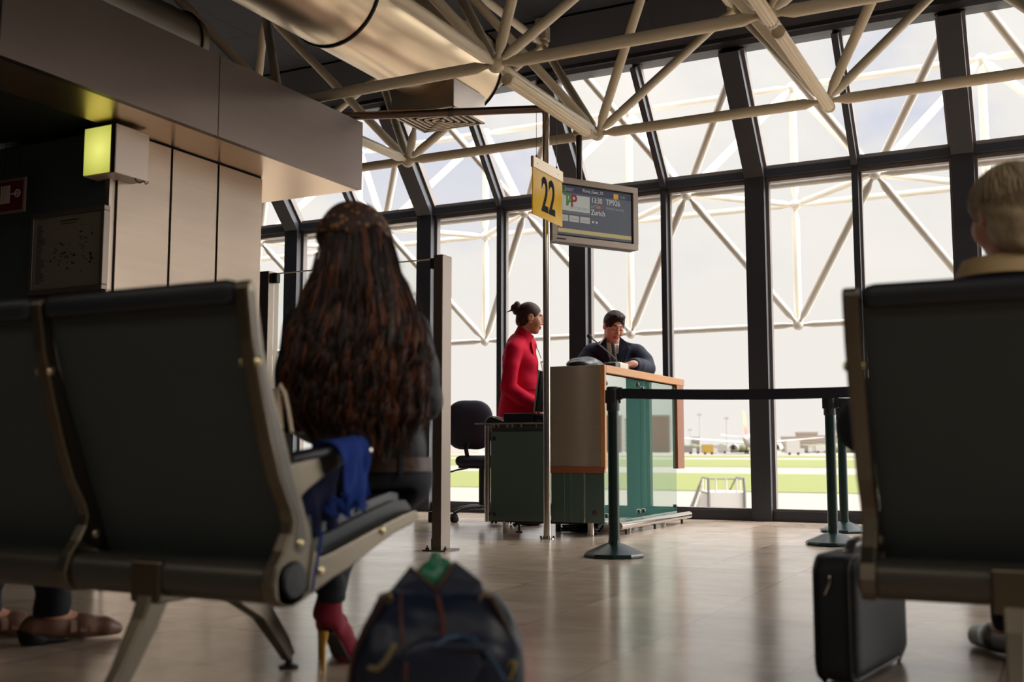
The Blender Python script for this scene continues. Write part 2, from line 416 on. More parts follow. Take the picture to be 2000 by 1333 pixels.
for i in range(len(MULL) - 1):
    x0, x1 = MULL[i] + .105, MULL[i + 1] - .105; xm = (MULL[i] + MULL[i + 1]) / 2
    w = root('window_%d' % (i + 1), (xm, YW, 0), 'glazed bay of two upright and two slanting panes, %s from the left end' % ['first', 'second', 'third', 'fourth', 'fifth', 'sixth', 'seventh', 'eighth', 'ninth', 'tenth', 'eleventh', 'twelfth'][i], 'window', kind='structure')
    g = MB(); _, s1 = mullion(xm, .05, .07, .05); g.loft(s1); g.build('glazing_bar', dark_frame, w)
    g = MB(); g.cm = 1
    _, s2 = mullion(xm + .034, .018, .0, .05); g.loft(s2)
    g.build('bar_gasket', [dark_frame, frame_side], w)
    g = MB(); g.box((x0 - .02, YW - .075, ZB - .03), (x1 + .02, YW + .04, ZB + .035)); g.cm = 1
    g.box((x0 - .02, YW - .02, ZB - .065), (x1 + .02, YW + .05, ZB - .03)); g.box((x0 - .02, YW - .055, ZB + .035), (x1 + .02, YW + .02, ZB + .07))
    g.build('transom', [dark_frame, frame_side], w)
    g = MB(); g.box((x0 - .02, YW - .06, 0), (x1 + .02, YW + .1, .085)); g.cm = 1; g.box((x0 - .02, YW - .03, .085), (x1 + .02, YW + .06, .1)); g.build('sill', [dark_frame, frame_side], w)
    for (a, b) in ((x0, xm - .025), (xm + .043, x1)):
        g = MB(); g.quad((a, YW, .1), (b, YW, .1), (b, YW, ZB - .065), (a, YW, ZB - .065)); g.build('pane', glass, w)
        p0 = np.array([0, YW, ZB]) + slope * .075; p1 = np.array([0, YG, ZG + .02])
        g = MB(); g.quad(p0 + (a, 0, 0), p0 + (b, 0, 0), p1 + (b, 0, 0), p1 + (a, 0, 0)); g.build('slanting_pane', glass, w)

# ------------------------------------------------------------------ other walls
wall_dark = mat('dark_wall', srgb(52, 56, 60), .6, var=.05)
tag(MB().box((XL - .2, YB, 0), (XL, YW, 4.3)).build('wall_west', wall_dark), 'far dark end wall of the hall', 'wall', kind='structure')
tag(MB().box((XR, YB, 0), (XR + .2, YW, 4.3)).build('wall_east', wall_dark), 'dark end wall of the hall beyond the benches', 'wall', kind='structure')
tag(MB().box((XL, YB - .2, 0), (XR, YB, 4.3)).build('wall_back', mat('back_wall', srgb(84, 80, 76), .6)), 'plain rear wall of the hall', 'wall', kind='structure')
# the clad block on the left: a wall along y with steel panels and a dark wall facing the hall
WX, WY0, WY1, SZ, SZ1 = -4.43, 4.06, 5.25, 2.3, 2.755
g = MB().box((-7.5, WY0, 0), (WX - .012, WY1, SZ)); b = tag(g.build('wall_left', mat('panel_gap', srgb(24, 24, 30), .6)), 'steel clad wall block left of the glass screen', 'wall', kind='structure')
ROOTLOC[b.name] = tuple(b.location)
for (a, q) in ((4.085, 4.46), (4.478, 4.84), (4.858, 5.245)):
    MB().box((WX - .012, a, .02), (WX, q, SZ - .01)).build('panel', steel_h, b)
MB().box((-7.5, WY0 - .012, .02), (WX - .02, WY0, SZ - .01)).build('dark_panel', mat('dark_panel', srgb(74, 84, 90), .5, .3, var=.08, vscale=3), b)
MB().box((WX - .045, WY0 - .02, .02), (WX - .012, WY0 + .018, SZ - .01)).build('corner_strip', mat('corner_strip', srgb(160, 146, 132), .4, .9), b)
# overhead bulkhead
steel_f = mat('bulkhead_steel', srgb(112, 100, 94), .42, 1., bump=.03, bscale=60, stretch=(18, .6, 18), var=.09, vscale=1.6)
bh = root('trim_20', (-4.05, 4.4, SZ), 'brushed steel bulkhead overhanging the left wall', 'bulkhead', kind='structure')
MB().box((-4.09, 3.05, SZ), (-4.05, 4.417, SZ1)).build('front_panel', steel_f, bh)
MB().box((-4.09, 4.423, SZ), (-4.05, 5.79, SZ1)).build('front_panel', steel_f, bh)
MB().box((-4.08, 4.417, SZ + .002), (-4.054, 4.423, SZ1 - .002)).build('seam', mat('seam_dark', srgb(30, 28, 30), .7), bh)
soff = mat('soffit_steel', srgb(222, 196, 164), .3, 1., var=.05, vscale=2)
g = MB(); g.box((WX, 3.05, SZ), (-4.09, 5.79, SZ + .012)); g.box((-7.5, WY1, SZ), (WX, 5.79, SZ + .012)); g.build('soffit', soff, bh)
MB().box((-7.5, 5.75, SZ + .012), (-4.09, 5.79, SZ1)).build('end_panel', steel_h, bh)
MB().box((-7.5, -5, SZ + .03), (WX - .02, WY0 - .012, SZ + .06)).build('lower_ceiling', mat('low_ceiling', srgb(40, 44, 46), .5), bh)
MB().box((WX - .02, -5, SZ - .0), (WX, WY0 - .012, SZ + .06)).build('soffit_lip', soff, bh)
MB().box((-7.5, 3.05, SZ1 - .02), (-4.09, 5.75, SZ1 - .005)).build('top_cover', steel_dark, bh)

# ------------------------------------------------------------------ space frame of white tubes
A_, B_ = 1.64, 1.6
def bx(i): return -4.58 + A_ * i
def tx(i): return -3.76 + A_ * i
def fr_tube(p, q, rt, r=.036, nm='tube'):
    p = np.asarray(p, float); q = np.asarray(q, float); d = nrm(q - p); L = np.linalg.norm(q - p)
    a = .075; g = MB(); g.pipe([p + d * .045, p + d * a, p + d * (a + .005), p + d * (a + .06), q - d * (a + .06), q - d * (a + .005), q - d * a, q - d * .045], [.018, .018, .02, r, r, .02, .018, .018], 16)
    return g.build(nm, white_paint, rt, 35)
def fr_node(p, rt, r=.052):
    g = MB().ball(p, r, 18, 12); return g.build('node', white_paint, rt, 180)
sf = root('space_frame', (-2.94, 6.4, 2.9), 'cream painted tube space frame hanging under the dark ceiling', 'space frame')
ZL, ZU = 2.9, 4.0
BY = [7.18, 5.58, 3.98]; TY = [7.98, 6.38, 4.78]
I0, I1 = -1, 4
for i in range(I0, I1 + 1):
    for j, y in enumerate(BY[:2]):
        if (i <= 0 and j >= 1 and i < 0): continue
        fr_node((bx(i), y, ZL), sf)
        if i < I1: fr_tube((bx(i), y, ZL), (bx(i + 1), y, ZL), sf)
        if j == 0: fr_tube((bx(i), y, ZL), (bx(i), BY[1], ZL), sf)
        elif i in (1, 2): fr_tube((bx(i), y, ZL), (bx(i), BY[2], ZL), sf)
        for si in (-1, 0):
            for y2 in ((TY[j], TY[j + 1])):
                t = i + si
                if t < I0 or t >= I1: continue
                if i == 0 and t == 0 and y2 < 7:
                    if j == 0:      # this one stops at the air outlet box
                        p_ = np.array((bx(i), y, ZL)); q_ = np.array((tx(t), y2, ZU)); fr_tube(p_, p_ + (q_ - p_) * .22, sf, .033)
                    continue
                fr_tube((bx(i), y, ZL), (tx(t), y2, ZU), sf, .033)
for t in range(I0, I1):
    for j, y in enumerate(TY):
        fr_node((tx(t), y, ZU), sf)
        if j < 2: fr_tube((tx(t), y, ZU), (tx(t), TY[j + 1], ZU), sf, .033)
        if j == 0:
            g = MB(); g.box((tx(t) - .05, y - .05, ZU + .03), (tx(t) + .05, y + .05, 4.22)); g.build('hanger', white_paint, sf, bevel=.006)
# the same frame continues outside the glass as an upright screen
ef = root('outdoor_space_frame', (-2.94, 9.9, 1.7), 'white tube space frame standing upright outside the glass wall', 'space frame')
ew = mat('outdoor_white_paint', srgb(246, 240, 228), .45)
def e_tube(p, q, r=.036):
    o = fr_tube(p, q, ef, r); o.data.materials[0] = ew; return o
YO, ZM, ZD, YC = 10.02, 2.87, 1.74, 9.3
EI0, EI1 = -3, 4
for i in range(EI0, EI1 + 1):
    x = tx(i); E_, B2, D_ = (x, YO, ZU), (x, YO, ZM), (x, YO, ZD)
    for p in (E_, B2, D_):
        o = fr_node(p, ef); o.data.materials[0] = ew
        if i < EI1: e_tube(p, (p[0] + A_, p[1], p[2]), .03)
    e_tube(E_, B2); e_tube(B2, D_)
for i in range(EI0 + 1, EI1 + 1):
    Cn = (bx(i), YC, ZL); o = fr_node(Cn, ef); o.data.materials[0] = ew
    if i < EI1: e_tube(Cn, (bx(i + 1), YC, ZL))
    for t in (i - 1, i):
        x = tx(t)
        e_tube(Cn, (x, YO, ZU)); e_tube(Cn, (x, YO, ZD)); e_tube(Cn, (x, YO, ZM), .03); e_tube(Cn, (x, 8.5, 4.08))
# round ventilation ducts
duct_m = mat('duct_metal', srgb(226, 204, 174), .3, 1., var=.06, vscale=2, stretch=(2, .4, 2))
def ring(c, r, w):
    return MB().lathe(c, [(r, -w), (r + .012, -w * .6), (r + .012, w * .6), (r, w)], 48, (0, 1, 0))
vd = root('ventilation_duct', (-4.03, 4.0, 3.03), 'round shiny metal air duct hanging above the counter with square outlet', 'air duct')
DX, DZ, DR = -4.03, 3.506, .351
MB().lathe((DX, -2.5, DZ), [(DR, 0), (DR, 9.58)], 64, (0, 1, 0)).build('duct_pipe', duct_m, vd, 40)
dark_seam = mat('duct_seam', srgb(60, 54, 52), .45, .8)
for y in (-.2, 1.8, 3.7, 5.42, 7.07): ring((DX, y, DZ), DR, .012 if y < 7 else .006).build('seam_ring', dark_seam, vd, 40)
g = MB(); x0, x1, y0, y1, z0 = -4.29, -3.76, 6.49, 6.96, 3.035
g.box((x0, y0, z0), (x1, y1, z0 + .205)); pl = g.build('outlet_box', steel, vd, bevel=.003)
g = MB(); zc = z0 - .001
cxm, cym = (x0 + x1) / 2, (y0 + y1) / 2
for k in range(6):
    a = 1 - k * .165; hx, hy = (x1 - x0) / 2 * a, (y1 - y0) / 2 * a; t = .016
    zz = zc - .004 - .002 * k
    for (lx, hx_, ly, hy_) in ((-hx, hx, -hy, -hy + t), (-hx, hx, hy - t, hy), (-hx, -hx + t, -hy, hy), (hx - t, hx, -hy, hy)):
        g.box((cxm + lx, cym + ly, zz), (cxm + hx_, cym + hy_, zc + .0))
g.build('grille', mat('cream_grille', srgb(240, 228, 206), .5), vd)
MB().box((x0 + .02, y0 + .02, z0 - .002), (x1 - .02, y1 - .02, z0 - .0005)).build('grille_back', mat('grille_dark', srgb(60, 54, 50), .8), vd)
d2 = root('side_duct', (-5.1, 4.6, 2.9), 'dull round duct resting above the steel bulkhead', 'air duct')
dm2 = mat('dull_duct', srgb(110, 106, 100), .45, .9)
MB().lathe((-4.62, 2.0, 2.99), [(.21, 0), (.21, 2.72)], 48, (0, 1, 0)).build('duct_pipe', dm2, d2, 40)
for y in (3.6, 4.66): ring((-4.62, y, 2.99), .21, .008).build('seam_ring', dark_seam, d2, 40)
# ribbed strip lamps under two chords
def strip_lamp(x, ya, yb, label, px_=0):
    r_ = root('strip_lamp', (x, (ya + yb) / 2, 2.84), label, 'lamp', 'ribbed strip lamps under the tube frame')
    n = 28; ang = np.linspace(0, 2 * PI, 48, endpoint=False); rr = .034 + .0025 * np.cos(ang * 12)
    secs = [np.stack([x + px_ + rr * np.cos(ang), np.full(48, y), 2.826 + rr * np.sin(ang)], 1) for y in (ya, yb)]
    MB().loft(secs).build('ribbed_tube', mat('ribbed_plastic', srgb(232, 214, 180), .35), r_, 20)
    for y in (ya, yb): MB().lathe((x + px_, y, 2.826), [(.024, -.02), (.037, -.012), (.037, .012), (.024, .02)], 24, (0, 1, 0)).build('end_cap', mat('lamp_cap', srgb(200, 186, 160), .4), r_, 40)
    for y in (ya + .25, yb - .25): MB().box((x + px_ - .012, y - .02, 2.858), (x + px_ + .012, y + .02, 2.868)).build('hanger', MATS['lamp_cap'], r_)
    return r_
strip_lamp(-2.90, 5.66, 6.9, 'ribbed cream strip lamp beneath the tube above the hanging yellow sign')
strip_lamp(-1.26, 4.2, 5.5, 'ribbed cream strip lamp beneath the tube at the top edge, nearer the camera')
strip_lamp(-1.26, 5.66, 7.08, 'ribbed cream strip lamp slanting down over the third big window bay')
# ------------------------------------------------------------------ sky
wd = bpy.data.worlds.new('sky'); SC.world = wd; wd.use_nodes = True; nt = wd.node_tree; N = nt.nodes; L = nt.links
bg = N['Background']; tc = N.new('ShaderNodeTexCoord'); mp = N.new('ShaderNodeMapping'); mp.inputs['Scale'].default_value = (1, 1, 1.6); L.new(tc.outputs['Generated'], mp.inputs[0])
n1 = N.new('ShaderNodeTexNoise'); n1.inputs['Scale'].default_value = 4.2; n1.inputs['Detail'].default_value = 7; n1.inputs['Roughness'].default_value = .55; L.new(mp.outputs[0], n1.inputs['Vector'])
cr = N.new('ShaderNodeValToRGB'); e = cr.color_ramp.elements
e[0].position = .34; e[0].color = (.54, .57, .70, 1); e[1].position = .60; e[1].color = (.83, .795, .745, 1)
m_ = cr.color_ramp.elements.new(.46); m_.color = (.74, .72, .70, 1)
L.new(n1.outputs['Fac'], cr.inputs[0])
sep = N.new('ShaderNodeSeparateXYZ'); L.new(tc.outputs['Generated'], sep.inputs[0])
# near the horizon the cloud is even and warm
mr = N.new('ShaderNodeMapRange'); mr.inputs[1].default_value = .12; mr.inputs[2].default_value = .32; L.new(sep.outputs[2], mr.inputs[0])
mix = N.new('ShaderNodeMix'); mix.data_type = 'RGBA'; L.new(mr.outputs[0], mix.inputs[0]); mix.inputs[6].default_value = (.765, .735, .69, 1); L.new(cr.outputs[0], mix.inputs[7])
# overcast dome: brighter towards the zenith
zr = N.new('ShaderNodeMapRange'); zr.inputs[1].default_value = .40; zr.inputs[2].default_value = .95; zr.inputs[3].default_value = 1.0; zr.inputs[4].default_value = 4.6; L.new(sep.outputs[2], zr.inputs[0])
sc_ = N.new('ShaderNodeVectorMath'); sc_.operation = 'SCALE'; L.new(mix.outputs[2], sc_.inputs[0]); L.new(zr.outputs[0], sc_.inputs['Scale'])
# brighter cloud high on the right, out of view, added to light the hall
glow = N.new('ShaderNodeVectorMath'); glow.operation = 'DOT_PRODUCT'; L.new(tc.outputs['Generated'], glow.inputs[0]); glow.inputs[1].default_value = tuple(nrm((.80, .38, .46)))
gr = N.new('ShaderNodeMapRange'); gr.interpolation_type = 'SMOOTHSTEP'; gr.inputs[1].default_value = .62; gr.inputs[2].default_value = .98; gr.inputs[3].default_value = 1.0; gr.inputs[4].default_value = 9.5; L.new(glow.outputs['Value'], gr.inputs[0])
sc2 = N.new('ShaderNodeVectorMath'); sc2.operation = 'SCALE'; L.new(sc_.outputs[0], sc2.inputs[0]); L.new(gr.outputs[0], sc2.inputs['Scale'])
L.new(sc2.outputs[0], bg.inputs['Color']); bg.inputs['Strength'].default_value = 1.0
sd = bpy.data.lights.new('veiled_sun', 'SUN'); sd.energy = .5; sd.angle = math.radians(25); sd.color = (1, .94, .84)
so = bpy.data.objects.new('veiled_sun', sd); COL.objects.link(so); so.rotation_euler = (math.radians(38), 0, math.radians(-12)); so.location = (0, -10, 30)
# added fill lights under the ceiling, out of view, to brighten the hall
for i, (x, y) in enumerate([(-6.2, -2.5), (-2, -2.5), (2.2, -2.5), (6, -2.5), (3.6, 1.5), (7, 1.5)]):
    ld = bpy.data.lights.new('hall_fill', 'AREA'); ld.shape = 'RECTANGLE'; ld.size = 2.6; ld.size_y = 2.6; ld.energy = 34 if y < 0 else 80; ld.color = (1, .9, .76)
    lo = bpy.data.objects.new('hall_fill', ld); COL.objects.link(lo); lo.location = (x, y, 4.15)
# ------------------------------------------------------------------ airfield
def gz(y): return -4.35 + .0086 * min(y, 480.)
concrete = mat('apron_concrete', srgb(114, 108, 100), .8, var=.05, vscale=.05)
grass_m = mat('airfield_grass', srgb(86, 92, 32), .9, var=.12, vscale=.4)
GX0, GX1 = -1500, 1500
g = MB().quad((GX0, 11, gz(11)), (GX1, 11, gz(11)), (GX1, 480, gz(480)), (GX0, 480, gz(480))).quad((GX0, 480, gz(480)), (GX1, 480, gz(480)), (GX1, 2600, gz(480)), (GX0, 2600, gz(480)))
tag(g.build('ground_apron', concrete), 'pale concrete apron outside the windows', 'apron', kind='structure')
def gy(pxx, pxy):
    d = px(pxx, pxy); t = (-4.35 + .0086 * 0 - CAM_H) / (d[2] - .0086 * d[1]); return (C0 + d * t)
bands = []
for (a, b, nm) in ((961, 926, 'broad near strip of mown grass beyond the apron'), (913, 898.5, 'middle strip of mown grass between two taxiways'), (894.5, 890.8, 'thin far strip of mown grass before the parked aircraft')):
    y0, y1 = gy(1420, a)[1], gy(1420, b)[1]
    g = MB(); g.box((GX0, y0, 0), (GX1, y1, .06)); V = g.v[0]; V[:, 2] += np.array([gz(q) for q in V[:, 1]])
    tag(g.build('lawn_strip', grass_m), nm, 'grass', kind='structure'); bands.append((y0, y1))
print('bands', bands)
# ------------------------------------------------------------------ waiting benches
alu = mat('bench_aluminium', srgb(112, 104, 92), .34, 1., var=.05, vscale=12)
alu_dark = mat('bench_inlay', srgb(92, 88, 84), .4, .85)
shell = mat('seat_back_shell', srgb(50, 58, 61), .5, var=.04, vscale=6, bump=.05, bscale=300)
pad = mat('seat_pad', srgb(26, 30, 40), .42, bump=.04, bscale=200)
beam_m = mat('bench_beam', srgb(84, 82, 76), .38, .6)
rivet = mat('rivet_metal', srgb(214, 200, 160), .25, .9)
FRP = [(1.742, .925), (1.748, .936), (1.758, .941), (1.768, .937), (1.776, .922), (1.804, .795), (1.837, .714), (1.88, .61), (1.917, .523), (1.945, .471), (1.975, .405), (1.992, .362), (2.001, .348), (2.018, .343), (2.06, .351),
       (2.106, .362), (2.18, .38), (2.259, .399), (2.35, .419), (2.406, .428), (2.424, .427), (2.434, .418), (2.432, .403), (2.406, .394), (2.317, .374), (2.225, .343), (2.13, .307), (2.06, .289), (2.0, .268), (1.96, .253),
       (1.92, .243), (1.88, .246), (1.855, .265), (1.848, .295), (1.858, .33), (1.885, .365), (1.905, .40), (1.91, .425), (1.9, .452), (1.861, .516), (1.826, .605), (1.796, .698), (1.761, .815)]
ARM = [(1.945, .474), (1.965, .49), (2.01, .512), (2.073, .537), (2.12, .556), (2.19, .574), (2.19, .584), (2.06, .574), (1.93, .556), (1.9, .551), (1.905, .535)]
INL = [(1.757, .915), (1.765, .918), (1.79, .80), (1.825, .71), (1.905, .525), (1.945, .43), (1.958, .385), (1.95, .362), (1.935, .356), (1.92, .364), (1.92, .40), (1.925, .43), (1.91, .46), (1.872, .52), (1.806, .70), (1.772, .815)]
def bench(xs, dy, label, legs, group=None):
    """xs: x of the frames from left to right; seats hang between them"""
    w = .036; rt = root('waiting_bench', ((xs[0] + xs[-1]) / 2, 1.95 + dy, 0), label, 'bench')
    T = lambda pl, x, dx: ([(x, a + dy, b) for a, b in pl], (dx, 0, 0))
    by, bz = 1.912 + dy, .293
    g = MB(); n = 20; sec = lambda x: [(x, by + .048 * math.copysign(abs(math.cos(t)) ** .75, math.cos(t)), bz + .046 * math.copysign(abs(math.sin(t)) ** .75, math.sin(t))) for t in np.linspace(0, 2 * PI, n, endpoint=False)]
    g.loft([sec(xs[0] - w / 2), sec(xs[-1] + w / 2)]); g.build('beam', beam_m, rt, 40)
    for i, x in enumerate(xs):
        g = MB(); g.prism(*T(FRP, x - w / 2, w)); fr = g.build('side_frame', alu, rt, bevel=.006, bseg=3)
        for sx in (-1, 1):
            g = MB(); xx = x + sx * w / 2
            g.prism(*T(INL, xx - .001 if sx > 0 else xx - .0015, .0025)); g.build('inlay', alu_dark, fr)
            for (yy, zz) in ((1.782, .768), (1.936, .378), (2.013, .311), (2.26, .385)):
                g = MB().lathe((xx, yy + dy, zz), [(.011, 0), (.011, .003), (.007, .0065), (0, .0075)], 16, (sx, 0, 0)); g.build('bolt', rivet, fr, 40)
        g = MB(); g.prism(*T(ARM, x - .012, .024)); g.build('arm_bracket', alu, rt, bevel=.005, bseg=3)
        g = MB(); P = [(1.905, .558), (1.96, .5665), (2.03, .575), (2.10, .583), (2.155, .588), (2.175, .588)]
        secs = []
        for k, (a, b) in enumerate(P):
            e = 1. if 0 < k < len(P) - 1 else .75
            secs.append([(x + .026 * e * math.copysign(abs(math.cos(t)) ** .6, math.cos(t)), a + dy, b + .004 + .012 * e * math.copysign(abs(math.sin(t)) ** .6, math.sin(t))) for t in np.linspace(0, 2 * PI, 20, endpoint=False)])
        g.loft(secs); g.build('armrest', black_plastic, rt, 50)
        g = MB().box((x - .02, 2.17 + dy, .576), (x + .02, 2.216 + dy, .5905)); g.build('armrest_tip', chrome, rt, bevel=.005)
    for sx, x in ((-1, xs[0] - w / 2), (1, xs[-1] + w / 2)):
        g = MB().lathe((x, by + .004, bz + .008), [(.041, 0), (.041, .004), (.036, .009), (0, .0105)], 32, (sx, 0, 0)); g.build('beam_cap', black_plastic, rt, 30)
    # back shells and seats
    back = [(1.765, .935), (1.785, .85), (1.812, .76), (1.845, .67), (1.882, .58), (1.918, .49), (1.945, .43), (1.962, .38), (1.982, .328)]
    seat = [(1.992, .42), (1.997, .388), (2.008, .368), (2.03, .364), (2.10, .374), (2.2, .398), (2.3, .42), (2.38, .434), (2.415, .43), (2.43, .41)]
    for i in range(len(xs) - 1):
        a, b = xs[i] + w / 2 + .002, xs[i + 1] - w / 2 - .002
        def sheet(prof, th, nx=7, dip=0., inset=0., off=0.):
            P = np.array(prof); d = np.gradient(P, axis=0); N = np.stack([-d[:, 1], d[:, 0]], 1); N /= np.linalg.norm(N, axis=1, keepdims=True)
            ux = np.linspace(a + inset, b - inset, nx); G = np.zeros((len(P), nx, 3))
            for j, x in enumerate(ux):
                q = -dip * (1 - (2 * j / (nx - 1) - 1) ** 2) + off
                G[:, j, 0] = x; G[:, j, 1] = P[:, 0] + N[:, 0] * q + dy; G[:, j, 2] = P[:, 1] + N[:, 1] * q
            return MB().grid(G, th)
        sheet(back, .014).build('back_shell', shell, rt, 40)
        sheet([(1.79, .895), (1.806, .83), (1.832, .74), (1.868, .65), (1.905, .56), (1.938, .48), (1.962, .42)], .028, 9, -.012, .012, 0).build('back_cushion', pad, rt, 40)
        g = MB(); top = []
        for xx, e in ((a + .004, .55), (a + .012, .85), (a + .03, 1), (b - .03, 1), (b - .012, .85), (b - .004, .55)):
            top.append([(xx, 1.762 + dy + .02 * e * math.copysign(abs(math.cos(t)) ** .8, math.cos(t)), .918 + .028 * e * math.copysign(abs(math.sin(t)) ** .7, math.sin(t))) for t in np.linspace(0, 2 * PI, 24, endpoint=False)])
        g.loft(top); g.build('top_roll', pad, rt, 60)
        sheet([(1.990, .43), (1.996, .385), (2.006, .352), (2.03, .344), (2.10, .356), (2.2, .381), (2.3, .404), (2.38, .42), (2.415, .42), (2.43, .406)], .034, 7, 0, 0).build('seat_shell', shell, rt, 40)
        sheet([(1.99, .385), (2.03, .374), (2.11, .388), (2.2, .411), (2.3, .433), (2.38, .447), (2.41, .443)], .024, 9, .012, .014, .004).build('seat_cushion', pad, rt, 40)
    for x in legs:
        br = MB(); br.box((x - .045, by - .054, bz - .058), (x + .045, by + .054, bz + .038)); lg = br.build('leg_bracket', alu, rt, bevel=.006)
        for nm, pts, rs in (('leg', [(1.905, .285), (1.86, .19), (1.80, .09), (1.745, .018)], (.03, .026, .022, .02)), ('leg', [(1.93, .275), (2.05, .262), (2.17, .225), (2.27, .165), (2.35, .075), (2.385, .03)], (.026, .03, .028, .024, .02, .016))):
            pp = [(x, q[0] + dy, q[1]) for q in pts]
            g = MB(); secs = []
            for k, p in enumerate(pp):
                d = nrm(np.array(pp[min(k + 1, len(pp) - 1)]) - np.array(pp[max(k - 1, 0)])); u = np.cross(d, (1, 0, 0)); r = rs[k]
                secs.append([np.array(p) + np.array((1, 0, 0)) * sx_ * r * .8 + u * su * r for sx_, su in ((-1, -1), (-.35, -1), (-.35, -.6), (.35, -.6), (.35, -1), (1, -1), (1, 1), (-1, 1))])
            g.loft(secs); L = g.build(nm, alu, rt, bevel=.004)
            e = pp[-1]; MB().lathe((e[0], e[1], 0), [(.026, 0), (.026, .006), (.01, .012), (.008, .05)], 20).build('foot_glide', black_plastic, L, 40)
    return rt
XE = -1.524
bl = bench([XE - .624 * 3, XE - .624 * 2, XE - .624, XE], 0., 'dark bench on the left, the long haired woman on its end seat', [XE - .624 * 2.5, XE - .36])
br_ = bench([-.402, .222, .846], .69, 'dark bench seen from behind at the right edge, beside the black suitcase', [-.105, .534])

# ------------------------------------------------------------------ check-in counter
timber = mat('counter_timber', srgb(196, 138, 84), .35, var=.12, vscale=6, stretch=(6, .8, 6))
timber_d = mat('counter_timber_edge', srgb(150, 88, 58), .35, var=.12, vscale=6, stretch=(6, 6, .8))
def reflective(name, col, base, k, rough=.02):
    m = bpy.data.materials.new(name); m.use_nodes = True; nt = m.node_tree; nt.nodes.clear(); N = nt.nodes; L = nt.links
    o = N.new('ShaderNodeOutputMaterial'); d = N.new('ShaderNodeBsdfDiffuse'); d.inputs[0].default_value = (*col, 1); g = N.new('ShaderNodeBsdfGlossy'); g.inputs['Roughness'].default_value = rough; g.inputs[0].default_value = (.95, .95, .89, 1)
    lw = N.new('ShaderNodeLayerWeight'); lw.inputs[0].default_value = .35; q = N.new('ShaderNodeMath'); q.operation = 'MULTIPLY_ADD'; q.use_clamp = True; q.inputs[1].default_value = k; q.inputs[2].default_value = base; L.new(lw.outputs['Fresnel'], q.inputs[0])
    mx = N.new('ShaderNodeMixShader'); L.new(q.outputs[0], mx.inputs[0]); L.new(d.outputs[0], mx.inputs[1]); L.new(g.outputs[0], mx.inputs[2]); L.new(mx.outputs[0], o.inputs[0])
    return m
green_glass = reflective('green_glass', srgb(64, 112, 104), .3, 1.1)
green_front = reflective('green_glass_front', srgb(80, 100, 95), .05, .4, .06)
ct = root('check_in_counter', (-3.0, 7.75, 0), 'tall gate counter clad in brushed steel, timber trim and green reflecting glass', 'counter')
X0, X1, Y0, Y1, ZT = -3.2, -2.79, 6.9, 8.64, 1.175
MB().box((X0, Y0 + .02, ZT - .035), (X1 - .02, Y1, ZT - .004)).build('worktop', steel, ct, bevel=.003)
MB().box((X0, Y0, .475), (X1 - .03, Y0 + .02, ZT)).build('end_cladding', mat('counter_steel', srgb(176, 162, 148), .36, .7, bump=.04, bscale=30, stretch=(1, 1, 25), var=.08, vscale=4), ct, bevel=.003)
MB().box((X0, Y0 + .02, .475), (X0 + .02, Y1, ZT - .035)).build('staff_side_panel', steel_dark, ct)
MB().box((X0, Y0 - .004, .430), (X1 - .002, Y0 + .024, .475)).build('timber_strip', timber_d, ct, bevel=.003)
g = MB(); g.box((X1 - .03, Y0 - .002, .46), (X1 + .004, Y0 + .028, ZT)); g.build('timber_upright', timber, ct, bevel=.003)
MB().box((X1 - .05, Y0 + .026, ZT - .055), (X1 + .006, Y1 + .02, ZT)).build('timber_rail', timber, ct, bevel=.004)
MB().box((X1 - .06, Y1 - .17, .44), (X1 + .004, Y1 - .0, ZT - .055)).build('timber_end_post', timber_d, ct, bevel=.003)
MB().box((X0 + .03, Y0 + .04, .1), (X1 - .06, Y1 - .1, ZT - .04)).build('carcass', mat('counter_carcass', srgb(40, 44, 46), .6), ct)
for (a, b) in ((Y0 + .022, 7.652), (7.658, Y1 - .15)):
    g = MB(); g.box((X1 - .03, a, .08), (X1 - .018, b, ZT - .065)); gp = g.build('glass_panel', green_glass, ct)
    for (yy, zz) in ((a + .045, 1.05), (b - .05, 1.075), (a + .045, .14), (b - .05, .14)):
        MB().lathe((X1 - .018, yy, zz), [(.016, 0), (.016, .012), (.009, .016), (0, .017)], 16, (1, 0, 0)).build('glass_stud', steel_dark, gp, 40)
g = MB(); g.box((X0, Y0 + .012, .09), (X1 - .012, Y0 + .022, .43)); fp = g.build('front_glass', green_front, ct)
MB().lathe((X1 - .08, Y0 + .012, .16), [(.018, 0), (.018, .006), (.01, .01), (0, .0105)], 16, (0, -1, 0)).build('glass_stud', steel_dark, fp, 40)
for x in (-3.10, -3.05): MB().box((x, Y0 + .0105, .09), (x + .004, Y0 + .0125, .43)).build('glass_joint', mat('glass_joint', srgb(96, 130, 124), .3), fp)
MB().tube((X1 + .035, Y0 + .16, .062), (X1 + .035, Y1 + .0, .062), .028, n=24).build('foot_rail', chrome, ct, 40)
for (x, y) in ((-2.93, 6.98), (-2.93, 8.5), (-3.12, 8.5), (-2.93, 7.7)):
    MB().lathe((x, y, 0), [(.022, 0), (.022, .1)], 20).build('leg', chrome, ct, 40)
for y in (7.2, 7.8, 8.45): MB().tube((X1 + .035, y, .0), (X1 + .035, y, .05), .01).build('rail_foot', steel_dark, ct)
cb = MB()
for k in range(9):
    t = np.linspace(0, 1, 14); x = -3.24 + t * .26 + .04 * np.sin(t * 7 + k); y = 7.16 + .03 * k * .5 + .03 * np.sin(t * 5 + k * 1.7); z = .012 + .012 * (k % 4) + .05 * (t > .85) * (t - .85) / .15
    cb.pipe(np.stack([x, y, z], 1), .007, 8)
tag(cb.build('cable_bundle', black_rubber, None, 60), 'tangle of black cables on the floor under the counter', 'cables')
